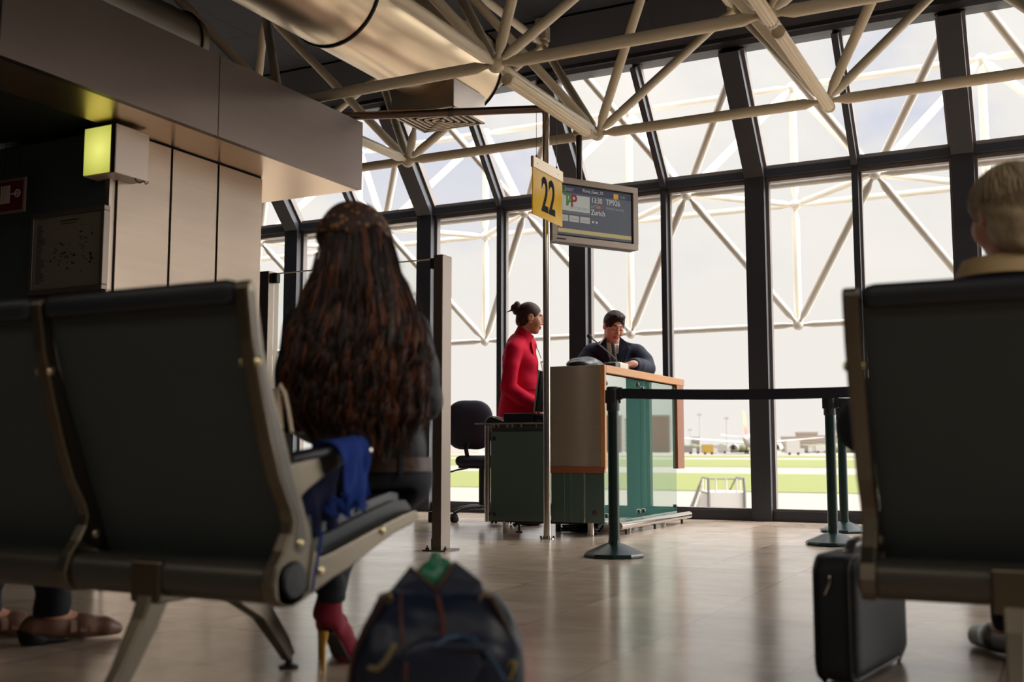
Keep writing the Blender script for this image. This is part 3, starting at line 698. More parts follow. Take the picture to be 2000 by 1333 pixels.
# ------------------------------------------------------------------ low desk with green glass front
dk = root('glass_front_desk', (-3.47, 7.1, 0), 'low desk with thin glass top and dark green glass front, left of the steel pole', 'desk')
MB().box((-3.775, 6.84, .772), (-3.21, 7.35, .782)).build('desk_top', reflective('desk_glass', srgb(120, 128, 124), .1, .6), dk, bevel=.002)
MB().tube((-3.68, 6.87, .08), (-3.68, 6.87, .765), .021, n=20).build('corner_post', chrome, dk, 40)
g = MB(); g.box((-3.652, 6.862, .09), (-3.21, 6.872, .72)); gf = g.build('front_glass', green_front, dk, bevel=.002)
MB().box((-3.655, 6.88, .08), (-3.21, 6.9, .77)).build('front_board', mat('desk_board', srgb(56, 58, 58), .5), dk)
for z in (.67, .135): MB().lathe((-3.625, 6.862, z), [(.014, 0), (.014, .006), (.008, .018), (0, .019)], 16, (0, -1, 0)).build('glass_stud', steel_dark, gf, 40)
for x in (-3.64, -3.60, -3.53, -3.49, -3.42, -3.30): MB().lathe((x, 6.885, .772), [(.012, 0), (.012, -.022)], 12).build('top_stud', chrome, dk, 40)
for (x, y) in ((-3.553, 6.90), (-3.30, 7.25)): MB().lathe((x, y, 0), [(.021, 0), (.021, .12)], 20).build('leg', steel_dark if y > 7 else chrome, dk, 40)
g = MB(); g.pipe([(-3.54, 7.0, .05), (-3.50, 7.01, .075), (-3.38, 7.02, .082), (-3.0, 7.06, .082), (-2.9, 7.05, .06)], .014, 10); g.lathe((-3.5, 7.01, 0), [(.024, 0), (.024, .01), (.008, .016), (.008, .07)], 16); g.lathe((-2.93, 7.055, 0), [(.024, 0), (.024, .01), (.008, .016), (.008, .06)], 16)
g.build('cross_foot', black_plastic, dk, 50)
# things on the desk
pr_ = root('ticket_printer', (-3.44, 7.0, .783), 'black box shaped printer on the low glass desk in front of the red coat', 'printer')
MB().box((-3.58, 6.92, .783), (-3.345, 7.12, .852)).build('printer_body', black_plastic, pr_, bevel=.006); MB().box((-3.345, 6.95, .79), (-3.30, 7.1, .838)).build('paper_slot', black_rubber, pr_, bevel=.006)
hs = root('desk_telephone', (-3.67, 7.0, .783), 'dark curved telephone with pale rim at the left end of the glass desk', 'telephone')
g = MB(); g.loft([[(-3.74 + .05 * 0, 6.95 + .1 * j, .783) for j in (0, 1)] + [(-3.74, 7.05, .785), (-3.74, 6.95, .785)]] + [[(x, 6.95, .783), (x, 7.05, .783), (x, 7.05, z), (x, 6.95, z)] for x, z in ((-3.73, .81), (-3.71, .824), (-3.685, .826), (-3.64, .812), (-3.60, .795))]); g.build('telephone_body', black_rubber, hs, 40)
g = MB(); g.pipe([(-3.743, 6.95, .786), (-3.732, 6.95, .814), (-3.71, 6.95, .829), (-3.68, 6.95, .831), (-3.59, 6.95, .818)], .004, 8); g.build('pale_rim', chrome, hs, 60)
kb = root('keyboard', (-3.27, 7.16, .783), 'black keyboard on the desk in front of the thin monitor', 'keyboard')
MB().box((-3.292, 6.85, .783), (-3.215, 7.08, .797)).build('keyboard_tray', black_plastic, kb, bevel=.003)
g = MB()
for i in range(4):
    for j in range(10): g.box((-3.288 + i * .018, 6.857 + j * .0215, .796), (-3.288 + i * .018 + .015, 6.857 + j * .0215 + .018, .803))
g.build('keys', black_rubber, kb)
mn = root('computer_monitor', (-3.33, 7.15, .783), 'thin monitor seen edge-on between the red coat and the steel pole', 'monitor')
tl = np.array([.14, 0, .99]); nx = np.array([.97, -.0, -.14]); mc = np.array([-3.345, 7.17, 1.012])
MB().obox(mc, (0, 1, 0), tl, nx, .19, .15, .006).build('screen_frame', mat('monitor_silver', srgb(190, 188, 184), .35, .5), mn, bevel=.002)
MB().obox(mc + nx * .012, (0, 1, 0), tl, nx, .185, .145, .008).build('monitor_back', black_plastic, mn, bevel=.004)
g = MB(); g.obox((-3.30, 7.22, .85), (0, 1, 0), (0, 0, 1), (1, 0, 0), .03, .07, .012); g.obox((-3.31, 7.22, .787), (0, 1, 0), (1, 0, 0), (0, 0, 1), .09, .06, .004); g.build('monitor_stand', black_plastic, mn)
# things on the counter
fb = Field((-3.2, 6.85, 1.17), (-2.8, 7.5, 1.31), .009)
fb.ell((-3.02, 7.12, 1.19), (.12, .215, .045), k=.02); fb.ell((-3.02, 7.11, 1.21), (.10, .15, .035), k=.03); fb.noise(.003, 7, 3); fb.plane((0, 0, 1.176), (0, 0, -1))
tag(fb.build('shoulder_bag', mat('black_leather', srgb(34, 36, 44), .35, bump=.3, bscale=60), None), 'soft black leather bag lying on the steel counter top', 'bag')
mc_ = root('gooseneck_microphone', (-2.95, 7.5, 1.175), 'cream desk microphone with thin bent neck on the counter', 'microphone')
MB().box((-3.0, 7.44, 1.176), (-2.88, 7.62, 1.235)).build('base', mat('cream_plastic', srgb(222, 212, 192), .4), mc_, bevel=.012, bseg=3)
MB().box((-3.01, 7.36, 1.178), (-2.885, 7.44, 1.228)).build('base_end', mat('mic_grey', srgb(96, 94, 92), .5), mc_, bevel=.008)
for k in range(3): MB().box((-2.98, 7.46 + .05 * k, 1.235), (-2.9, 7.49 + .05 * k, 1.241)).build('button', mat('cream_button', srgb(204, 194, 176), .4), mc_, bevel=.003)
pts = [(-2.95, 7.55, 1.235), (-2.95, 7.53, 1.262), (-2.95, 7.46, 1.287), (-2.95, 7.3, 1.324), (-2.95, 7.12, 1.369), (-2.95, 7.04, 1.386)]
MB().pipe(pts, .0055, 10).build('neck', black_plastic, mc_, 60); MB().lathe((-2.95, 7.07, 1.38), [(.004, 0), (.012, .012), (.0155, .03), (.0155, .055), (.008, .068), (0, .07)], 18, nrm((0, -.08, .018))).build('microphone_head', black_rubber, mc_, 60)
pp = MB(); t = np.linspace(.2, 2.4, 10); P = [[(-2.9 - .0 * a, 7.66 + .05 * math.cos(a) * .7, 1.178 + .05 * math.sin(a)), (-2.99, 7.68 + .05 * math.cos(a) * .7, 1.178 + .05 * math.sin(a))] for a in t]
tag(pp.grid(P, .001).build('paper_sheet', mat('paper', srgb(226, 220, 208), .7), None, 60), 'curled white paper by the hand of the man on the counter', 'paper')

# ------------------------------------------------------------------ steel pole with its top pipe
po = root('steel_pole', (-3.087, 6.605, 0), 'tall thin brushed steel pole standing in front of the counter with pipe to the bulkhead', 'pole')
MB().tube((-3.087, 6.605, .0), (-3.087, 6.605, 2.96), .025, n=24).build('upright', chrome, po, 40)
MB().tube((-3.087, 6.605, 2.945), (-4.22, 5.72, 2.80), .027, n=24).build('top_pipe', mat('pipe_steel', srgb(110, 92, 84), .3, .95), po, 40)
g = MB().lathe((-3.087, 6.605, 0), [(.05, 0), (.05, .006), (.03, .008), (.03, .02)], 28); bp = g.build('base_plate', chrome, po, 40)
for a in range(4): MB().lathe((-3.087 + .042 * math.cos(a * PI / 2 + .5), 6.605 + .042 * math.sin(a * PI / 2 + .5), .006), [(.008, 0), (.008, .008), (.004, .014), (0, .015)], 10).build('anchor_bolt', steel_dark, bp, 40)
MB().box((-3.115, 6.575, 2.93), (-3.06, 6.635, 2.975)).build('corner_clamp', steel_dark, po, bevel=.005)
MB().box((-4.25, 5.69, 2.756), (-4.18, 5.75, 2.83)).build('wall_bracket', steel_dark, po, bevel=.004)
MB().tube((-3.6, 6.204, 2.879), (-3.63, 6.18, 2.875), .031, n=20).build('pipe_collar', steel_dark, po, 40)

# ------------------------------------------------------------------ glass partition left of the counter
gp_ = root('glass_partition', (-3.9, 5.53, 0), 'clear glass screen between two steel posts behind the long haired woman', 'glass screen')
for (a, b) in ((-4.655, -4.575), (-3.318, -3.255)):
    p = MB().box((a, 5.5, .0), (b, 5.61, 1.755)).build('post', steel_dark if False else mat('partition_steel', srgb(120, 110, 102), .34, .95), gp_, bevel=.004)
    MB().box((a - .045, 5.47, 0), (b + .045, 5.64, .008)).build('base_plate', steel_dark, p); MB().box((a - .03, 5.54, .008), (a, 5.58, .07)).build('base_lug', steel_dark, p, bevel=.004)
    for dx in (-.03, (b - a) + .03): MB().lathe((a + dx, 5.5, .008), [(.011, 0), (.011, .01), (.005, .012), (.005, .022)], 10).build('anchor_bolt', steel_dark, p, 40)
cl_g = glass_mat('partition_glass', (.95, .965, .955), .5, 0., .0)
MB().box((-4.57, 5.55, .1), (-3.335, 5.558, 1.74)).build('glass_pane', cl_g, gp_)
MB().box((-4.57, 5.549, 1.738), (-3.335, 5.559, 1.745)).build('glass_edge', mat('glass_edge', srgb(214, 196, 166), .3), gp_)
for x0_, x1_ in ((-4.575, -4.535), (-3.365, -3.318)):
    for z in (1.68, .92, .16): MB().box((x0_, 5.535, z), (x1_, 5.573, z + .065)).build('clamp', black_plastic, gp_, bevel=.003)
MB().box((-3.334, 5.548, .1), (-3.326, 5.56, 1.74)).build('edge_gasket', mat('pale_gasket', srgb(200, 186, 164), .5), gp_)
# ------------------------------------------------------------------ office chair
oc = root('office_chair', (-4.36, 7.9, 0), 'dark swivel office chair with tall rounded backrest behind the glass desk', 'chair')
fabric = mat('chair_fabric', srgb(36, 38, 52), .8, bump=.15, bscale=300)
fc = Field((-4.7, 7.6, .4), (-4.0, 8.3, 1.05), .009)
AXC = np.stack([RT, F0, U0])
fc.ell((-4.36, 7.82, .80), (.185, .05, .2), AXC, .0); [fc.ell(np.array((-4.36, 7.82, .80)) + RT * a + U0 * b, (.12, .045, .13), AXC, .03) for a in (-.07, .07) for b in (-.075, .065)]
fc.build('backrest', fabric, oc)
fs_ = Field((-4.75, 7.6, .4), (-4.0, 8.4, .62), .009)
fs_.rbox((-4.34, 8.0, .50), (.215, .22, .045), .044, AXC, .02); fs_.build('seat', fabric, oc)
MB().obox(np.array((-4.34, 8.0, .452)), RT, F0, U0, .19, .19, .012).build('seat_pan', black_plastic, oc, bevel=.01)
MB().pipe([np.array((-4.36, 7.80, .68)), np.array((-4.36, 7.76, .6)), np.array((-4.35, 7.78, .5)), np.array((-4.34, 7.92, .445))], .02, 10, flat=.5).build('back_support', black_plastic, oc, 50)
MB().tube((-4.34, 8.0, .1), (-4.34, 8.0, .45), .026, n=18).build('gas_lift', black_plastic, oc, 40)
MB().pipe([(-4.42, 7.9, .44), (-4.5, 7.86, .425), (-4.56, 7.83, .405)], .007, 8).build('height_lever', black_plastic, oc, 60)
for k in range(5):
    a = k * 2 * PI / 5 + 3.05; d = np.array([math.cos(a), math.sin(a), 0]); c0 = np.array((-4.34, 8.0, 0))
    g = MB().pipe([c0 + (0, 0, .12), c0 + d * .12 + (0, 0, .118), c0 + d * .22 + (0, 0, .102), c0 + d * .285 + (0, 0, .078)], [.032, .026, .021, .016], 12, flat=.7); am = g.build('base_arm', black_plastic, oc, 50)
    e = c0 + d * .285; s_ = np.cross(d, (0, 0, 1))
    for q in (-1, 1): MB().lathe(e + s_ * q * .006 + (0, 0, .028), [(.02, 0), (.028, .003), (.028, .015), (.018, .019)], 20, s_ * q).build('caster_wheel', black_rubber, am, 40)
    MB().tube(e + (0, 0, .03), e + (0, 0, .08), .007).build('caster_stem', black_plastic, am)
# ------------------------------------------------------------------ belt barriers
st_g = mat('barrier_green_paint', srgb(12, 40, 39), .32, .1); belt_m = mat('black_belt', srgb(22, 24, 38), .75, bump=.2, bscale=400)
def barrier(x, y, label, belt=None, htop=.94, zb=None):
    r_ = root('belt_barrier', (x, y, 0), label, 'barrier post', 'belt barrier posts')
    MB().lathe((x, y, 0), [(.168, 0), (.172, .006), (.172, .014), (.165, .022), (.06, .068), (.034, .076), (.033, .09)], 10).build('base', st_g, r_, 25)
    MB().tube((x, y, .07), (x, y, htop - .1), .031, n=24).build('post', st_g, r_, 40)
    g = MB().lathe((x, y, htop - .135), [(.033, 0), (.037, .004), (.037, .125), (.033, .135), (0, .136)], 24); h_ = g.build('head', black_plastic, r_, 40)
    for a in range(4):
        d = np.array([math.cos(a * PI / 2 + .3), math.sin(a * PI / 2 + .3), 0]); MB().obox(np.array((x, y, htop - .055)) + d * .037, d, np.cross((0, 0, 1), d), (0, 0, 1), .006, .012, .036).build('belt_slot', black_rubber, h_)
    if belt is not None:
        (x2, y2), z1, z2 = belt; p, q = np.array((x, y, 0)), np.array((x2, y2, 0)); d = nrm(q - p); L = np.linalg.norm(q - p); n = 13; P = []
        for i in range(n):
            t = i / (n - 1); c = p + d * (.04 + (L - .08) * t) + (0, 0, z1 + (z2 - z1) * t - .012 * math.sin(PI * t)); P.append([c - (0, 0, .028), c + (0, 0, .028)])
        MB().grid(P, .002).build('belt', belt_m, r_)
        MB().obox(p + d * .045 + (0, 0, z1), d, np.cross((0, 0, 1), d), (0, 0, 1), .012, .01, .034).build('belt_clip', black_plastic, r_, bevel=.003)
    return r_
barrier(-2.237, 5.66, 'dark green belt barrier post in front of the green counter glass', ((-.73, 5.68), .902, .882))
barrier(-1.298, 6.98, 'dark green belt barrier post nearer of the two beside the right bench', ((.2, 7.05), .885, .885))
barrier(-1.427, 8.11, 'dark green belt barrier post farther of the two beside the right bench', ((.2, 8.2), .90, .90))
# ------------------------------------------------------------------ hanging gate sign
yel = mat('yellow_sign', srgb(255, 212, 0), .2, spec=.4, coat=.1)
_nt = yel.node_tree; _tr = _nt.nodes.new('ShaderNodeBsdfTranslucent'); _tr.inputs[0].default_value = (*srgb(255, 236, 24), 1); _mx = _nt.nodes.new('ShaderNodeMixShader'); _mx.inputs[0].default_value = .5
_nt.links.new(_nt.nodes['Principled BSDF'].outputs[0], _mx.inputs[1]); _nt.links.new(_tr.outputs[0], _mx.inputs[2]); _nt.links.new(_mx.outputs[0], _nt.nodes['Material Output'].inputs[0])
ink = mat('sign_ink', srgb(34, 32, 36), .8, spec=.1)
sg = root('gate_number_sign', (-2.94, 6.31, 2.09), 'yellow hanging gate sign with number 22', 'sign')
ya, yb, za, zb_ = 6.085, 6.54, 2.085, 2.462
MB().box((-2.945, ya, za), (-2.937, yb, zb_ - .0)).build('sign_panel', yel, sg, bevel=.001)
MB().box((-2.951, ya - .004, zb_ - .07), (-2.931, yb + .004, zb_ + .002)).build('top_rail', mat('sign_rail', srgb(216, 200, 172), .35, .3), sg, bevel=.002)
for y in (ya + .06, yb - .08): MB().lathe((-2.931, y, zb_ - .035), [(.004, 0), (.003, .002), (0, .0025)], 10, (1, 0, 0)).build('rail_rivet', steel_dark, sg)
for y in (ya + .06, yb - .08):
    MB().tube((-2.941, y, zb_), (-2.941, y, 2.78), .0016, n=6).build('hanging_wire', steel_dark, sg); MB().tube((-2.941, y, zb_), (-2.941, y, zb_ + .02), .006).build('wire_ferrule', black_plastic, sg)
text('gate_number', '22', ink, sg, (-2.9365, (ya + yb) / 2 + .005, za + .148), (0, 1, 0), (0, 0, 1), .318, .68, bold=.022)
# ------------------------------------------------------------------ flight screen
sdir = np.array([.537, .843, 0]); sdir /= np.linalg.norm(sdir); snr = np.cross(sdir, (0, 0, 1)); su = np.array([0, 0, 1.])
def at_depth(x, y, d): return C0 + px(x, y) * d
s0 = at_depth(1077, 470, 7.5)
def scr(u, v, o=0.): return s0 + sdir * u + su * v + snr * o
# width so that the right edge falls on the photo's right edge
def pxof(P):
    v = P - C0; z = v @ FW; return CX + F_PX * (v @ RT) / z
lo_, hi_ = .3, 1.5
for _ in range(40):
    m2 = (lo_ + hi_) / 2
    if pxof(scr(m2, 0)) < 1245: lo_ = m2
    else: hi_ = m2
SWD = lo_; SHT = .462
fl_ = root('flight_screen', s0 + sdir * SWD / 2, 'wide flight information screen in silver frame hanging behind the yellow sign', 'screen')
def sbox(nm, u0, u1, v0, v1, o0, o1, m, par=fl_, **k):
    return MB().obox(scr((u0 + u1) / 2, (v0 + v1) / 2, (o0 + o1) / 2), sdir, su, snr, (u1 - u0) / 2, (v1 - v0) / 2, (o1 - o0) / 2).build(nm, m, par, **k)
silver = mat('screen_silver', srgb(186, 174, 164), .4, .35)
t = .042
sbox('housing', 0, SWD, 0, SHT, -.09, -.004, mat('screen_back', srgb(60, 58, 58), .5))
fr_ = sbox('frame_bottom', 0, SWD, 0, t, -.02, .014, silver, bevel=.003); sbox('frame_top', 0, SWD, SHT - t, SHT, -.02, .014, silver, bevel=.003)
sbox('frame_side', 0, t, t, SHT - t, -.02, .014, silver); sbox('frame_side', SWD - t, SWD, t, SHT - t, -.02, .014, silver)
a0, a1, b0, b1 = t + .012, SWD - t - .012, t + .012, SHT - t - .012
sbox('dark_border', t, SWD - t, t, SHT - t, -.004, .0, mat('screen_border', srgb(22, 26, 36), .3))
def emi(n, r, g_, b_, s=1.): return mat(n, srgb(int(r * .55), int(g_ * .55), int(b_ * .55)), .3, emit=srgb(r, g_, b_), estr=s)
W_, H_ = a1 - a0, b1 - b0
disp = sbox('display', a0, a1, b0, b1, 0, .001, emi('lcd_grey', 74, 76, 82, .75))
def ui(nm, u0, u1, v0, v1, m, o=.0012): return sbox(nm, a0 + W_ * u0, a0 + W_ * u1, b0 + H_ * v0, b0 + H_ * v1, .0, o, m, disp)
ui('header_bar', 0, 1, .86, 1, emi('lcd_header', 50, 54, 66, .7))
ui('footer_bar', 0, 1, .045, .125, emi('lcd_footer', 158, 144, 100, .7))
ui('logo_field', .0, .425, .49, .82, emi('lcd_logo_field', 146, 146, 138, .8))
ui('logo_underline', .0, .425, .445, .47, emi('lcd_line', 92, 90, 96, .8)); ui('name_divider', .63, .634, .55, .86, emi('lcd_divider', 60, 66, 80, .8))
cream_t = emi('lcd_text', 168, 164, 160, .7); dim = emi('lcd_dim', 108, 108, 112, .9)
for k in range(3):
    b_ = ui('info_box', .0 + .145 * k + .005, .0 + .145 * k + .135, .275, .40, emi('lcd_box', 150, 146, 138, .7)); text('info_line', ['check', 'information', 'passengers'][k], dim, b_, scr(a0 + W_ * (.07 + .145 * k), b0 + H_ * .335, .0018), sdir, su, .018, .7)
def tx_(nm, s, u, v, h, m, sx=.85, al='LEFT', bold=0.): return text(nm, s, m, disp, scr(a0 + W_ * u, b0 + H_ * v, .0022), sdir, su, h, sx, al, bold)
tx_('airport_mark', 'ru2', .0, .925, .062, emi('lcd_green', 80, 112, 58, .7), .8); tx_('header_words', 'Porta_Gate_22', .33, .935, .03, cream_t, .95)
tx_('small_words', 'aeroporto', .095, .94, .02, dim); tx_('small_words', 'de lisboa', .095, .905, .02, dim)
ui('orange_icon', .755, .82, .855, .965, emi('lcd_orange', 196, 140, 60, .8)); tx_('clock_time', '12:41', .84, .91, .032, dim, .7)
tx_('departure_time', '13:30', .445, .765, .054, cream_t, .8); tx_('flight_number', 'TP926', .645, .765, .058, cream_t, .84)
tx_('temperature', '64\u00b0F', .44, .635, .036, dim, .8); ui('sun_icon', .525, .57, .61, .665, emi('lcd_sun', 150, 84, 60, .8)); tx_('flight_note', 'Estimated boarding', .645, .645, .026, dim, .8)
tx_('destination', 'Zurich', .44, .515, .054, cream_t, .84, bold=.008)
tx_('airline_letters', 'T', .075, .70, .12, emi('lcd_tap_green', 70, 108, 60, .6), .8, bold=.03); tx_('airline_letters', 'A', .125, .695, .10, emi('lcd_tap_green', 70, 108, 60, .6), .7, bold=.03); tx_('airline_letters', 'P', .165, .69, .12, emi('lcd_tap_red', 124, 44, 56, .6), .9, bold=.03)
tx_('airline_name', 'TAP PORTUGAL', .15, .555, .026, dim, .9)
for u in (.455, .505): ui('page_dot', u, u + .025, .30, .34, cream_t)
sbox('control_knob', .035, .11, .014, .022, .012, .018, steel_dark); sbox('side_tab', -.02, .0, .03, .07, -.01, .006, chrome)
hp = np.array((-3.0, 6.98, 0)); MB().tube(hp + (0, 0, 2.40), hp + (0, 0, 2.87), .022, n=20).build('hanging_tube', steel_dark, fl_, 40)
MB().obox(hp + (-.02, -.02, 2.35), sdir, su, snr, .06, .1, .03).build('hanger_plate', steel_dark, fl_); MB().box((-3.03, 6.93, 2.84), (-2.9, 7.1, 2.872)).build('chord_clamp', mat('cream_clamp', srgb(190, 176, 150), .4), fl_, bevel=.005)
# ------------------------------------------------------------------ signs on the left block
lb = root('lamp_box', (-4.43, 4.07, 2.02), 'box lamp with glowing yellow-green face under the bulkhead corner', 'lamp')
MB().box((-4.545, 3.955, 2.02), (-4.315, 4.185, 2.283)).build('casing', mat('lamp_casing', srgb(206, 190, 176), .35, .2), lb, bevel=.005)
g = MB().box((-4.54, 3.95, 2.027), (-4.345, 3.956, 2.277)); lm = g.build('glowing_face', None or mat('green_lamp', srgb(150, 170, 40), .4), lb)
MB().box((-4.345, 3.948, 2.022), (-4.335, 3.957, 2.282)).build('face_trim', mat('lamp_trim', srgb(70, 62, 58), .4), lb); MB().box((-4.334, 3.951, 2.022), (-4.315, 3.957, 2.282)).build('face_edge', steel_dark, lb)
MB().pipe([(-4.315, 4.09, 2.02), (-4.312, 4.1, 2.005), (-4.312, 4.125, 2.0), (-4.312, 4.14, 2.012), (-4.312, 4.15, 2.018), (-4.312, 4.165, 2.003), (-4.312, 4.18, 2.012), (-4.315, 4.185, 2.021)], .003, 6).build('cable_loop', black_rubber, lb, 60)
m_ = MATS['green_lamp']; nt = m_.node_tree; N = nt.nodes; L = nt.links; b_ = N['Principled BSDF']
tc = [n for n in N if n.type == 'TEX_COORD'][0]; gr_ = N.new('ShaderNodeTexGradient'); gr_.gradient_type = 'SPHERICAL'; mp2 = N.new('ShaderNodeMapping'); mp2.inputs['Location'].default_value = (.0, .55, -.62); mp2.inputs['Scale'].default_value = (4.6, 4.6, 4.6); L.new(tc.outputs['Object'], mp2.inputs[0]); L.new(mp2.outputs[0], gr_.inputs[0])
rp = N.new('ShaderNodeValToRGB'); rp.color_ramp.elements[0].color = (*srgb(120, 128, 20), 1); rp.color_ramp.elements[1].color = (*srgb(226, 224, 120), 1); L.new(gr_.outputs[0], rp.inputs[0]); L.new(rp.outputs[0], b_.inputs['Emission Color']); b_.inputs['Emission Strength'].default_value = 1.0
bd = root('evacuation_plan_board', (-4.72, 4.045, 1.44), 'framed floor plan board hanging on the dark wall beside the steel panels', 'notice board')
for lo, hi in (((-5.0, 4.008, 1.425), (-4.44, 4.05, 1.452)), ((-5.0, 4.008, 1.848), (-4.44, 4.05, 1.875)), ((-5.0, 4.008, 1.452), (-4.975, 4.05, 1.848)), ((-4.465, 4.008, 1.452), (-4.44, 4.05, 1.848))): MB().box(lo, hi).build('board_frame', mat('board_frame', srgb(120, 110, 100), .4, .7), bd, bevel=.003)
plan = MB(); plan.box((-4.985, 4.02, 1.44), (-4.455, 4.048, 1.86)); plan.cm = 1; rg = random.Random(4)
for k in range(26):
    z = 1.80 - k * .0125; plan.box((-4.955, 4.0185, z), (-4.955 + rg.uniform(.03, .07), 4.0205, z + .005))
for k in range(60):
    cx_, cz_ = rg.choice([(-4.80, 1.66), (-4.60, 1.70), (-4.70, 1.62), (-4.56, 1.62)]); x = cx_ + rg.gauss(0, .03); z = cz_ + rg.gauss(0, .035); plan.box((x, 4.0185, z), (x + rg.uniform(.004, .02), 4.0205, z + rg.uniform(.003, .012)))
plan.box((-4.78, 4.0185, 1.815), (-4.64, 4.0205, 1.823)); plan.box((-4.77, 4.0185, 1.80), (-4.66, 4.0205, 1.805))
plan.build('board_panel', [mat('board_face', srgb(118, 112, 98), .35, spec=.6), mat('plan_ink', srgb(52, 56, 64), .6)], bd)
rs = root('fire_hose_sign', (-5.01, 3.93, 1.88), 'small red fire hose sign with white symbol at the left edge', 'sign')
MB().box((-5.13, 3.925, 1.885), (-4.915, 3.931, 2.05)).build('sign_plate', mat('sign_red', srgb(92, 18, 32), .4), rs)
for lo, hi in (((-5.14, 3.92, 1.872), (-4.905, 3.934, 1.886)), ((-5.14, 3.92, 2.049), (-4.905, 3.934, 2.063)), ((-4.917, 3.92, 1.886), (-4.905, 3.934, 2.049)), ((-5.14, 3.92, 1.886), (-5.128, 3.934, 2.049))): MB().box(lo, hi).build('sign_border', mat('sign_border', srgb(120, 104, 100), .5), rs)
g = MB()
for k in range(6): g.box((-5.10 + k * .013, 3.923, 1.93), (-5.10 + k * .013 + .008, 3.9255, 2.03))
g.box((-5.02, 3.923, 1.975), (-4.985, 3.9255, 1.983)); g.pipe([(-4.965 + .02 * math.cos(a), 3.924, 1.979 + .02 * math.sin(a)) for a in np.linspace(0, 2 * PI, 18, endpoint=False)], .003, 6, closed=True)
for a in range(4): g.tube((-4.965, 3.924, 1.979), (-4.965 + .02 * math.cos(a * PI / 2), 3.924, 1.979 + .02 * math.sin(a * PI / 2)), .0022, n=6)
g.build('hose_symbol', mat('sign_symbol', srgb(196, 180, 176), .5), rs)
for x in (-5.08, -4.96): MB().tube((x, 3.93, 2.06), (x, 3.93, 2.33), .003, n=6).build('sign_hanger', steel_dark, rs)

rs.location.x -= .045
# ------------------------------------------------------------------ people
def PP(x, y, d): return C0 + px(x, y) * d
def seat_cut(F, xc, dy=0., hw=.3):
    """takes away what would sink into the seat cushion"""
    a, b = np.array((xc, 2.03 + dy, .406)), np.array((xc, 2.40 + dy, .480)); d = nrm(b - a); n = np.cross((1., 0, 0), d)
    F.rbox((a + b) / 2 - n * .10, (hw, .245, .10), .02, np.stack([np.array((1., 0, 0)), d, n]), k=.012, op='c')
def rot(v, ax, a):
    v = np.asarray(v, float); ax = nrm(ax); return v * math.cos(a) + np.cross(ax, v) * math.sin(a) + ax * (ax @ v) * (1 - math.cos(a))
def head_axes(f, tilt=0., roll=0.):
    f = nrm(f); r = nrm(np.cross(f, (0, 0, 1))); f2 = rot(f, r, -tilt); u = np.cross(r, f2)
    if roll: r, u = rot(r, f2, roll), rot(u, f2, roll)
    return r, f2, u
def add_head(F, c, ax, s=1., male=False, ears=True):
    r, f, u = ax; A = np.stack([r, f, u]); c = np.asarray(c, float)
    P = lambda x, y, z: c + (r * x + f * y + u * z) * s
    S = lambda *q: np.array(q) * s
    F.ell(P(0, -.014, .022), S(.076, .096, .094), A, k=.0)
    F.ell(P(0, .022, -.038), S(.059 if not male else .062, .068, .078), A, k=.03)
    F.ell(P(0, .058, -.098), S(.024 if not male else .029, .026, .022), A, k=.03)
    for q in (-1, 1):
        F.ell(P(.042 * q, .052, -.03), S(.026, .028, .03), A, k=.03)
        F.cap(P(.012 * q, .083, .028), P(.042 * q, .068, .026), .011 * s, .009 * s, k=.014)
        F.ell(P(.031 * q, .094, .006), S(.017, .013, .011), A, k=.012, op='c')
        F.ell(P(.031 * q, .074, .004), S(.0155, .0135, .012), A, k=.004)
        if ears:
            F.ell(P(.078 * q, -.008, -.01), S(.010, .021, .032), A, k=.008); F.ell(P(.086 * q, -.004, -.008), S(.005, .011, .018), A, k=.006, op='c')
        F.ell(P(.012 * q, .094, -.034), S(.0085, .011, .0075), A, k=.008)
    F.cap(P(0, .088, .016), P(0, .110, -.030), .0075 * s, .0115 * s, k=.012)
    F.ell(P(0, .086, -.060), S(.024, .013, .007), A, k=.006); F.ell(P(0, .084, -.073), S(.021, .013, .0075), A, k=.006)
    F.ell(P(0, .101, -.0665), S(.02, .006, .0018), A, k=.003, op='c')
    return P
def head_mats(c, ax, s=1.):
    r, f, u = ax
    def fn(X):
        q = (X - np.asarray(c)) / s; a, b, z = q @ r, q @ f, q @ u; mi = np.zeros(len(X), np.int32)
        mi[(b > .078) & (np.abs(a) < .024 - .12 * np.abs(z + .066)) & (np.abs(z + .066) < .012)] = 1
        e = np.abs(np.abs(a) - .033); mi[(b > .055) & (e < .018) & (np.abs(z - .031 + .2 * np.maximum(e - .006, 0)) < .0045)] = 2
        mi[(b > .06) & (e < .0155) & (np.abs(z + .003 + .25 * e) < .0028)] = 2
        return mi
    return fn
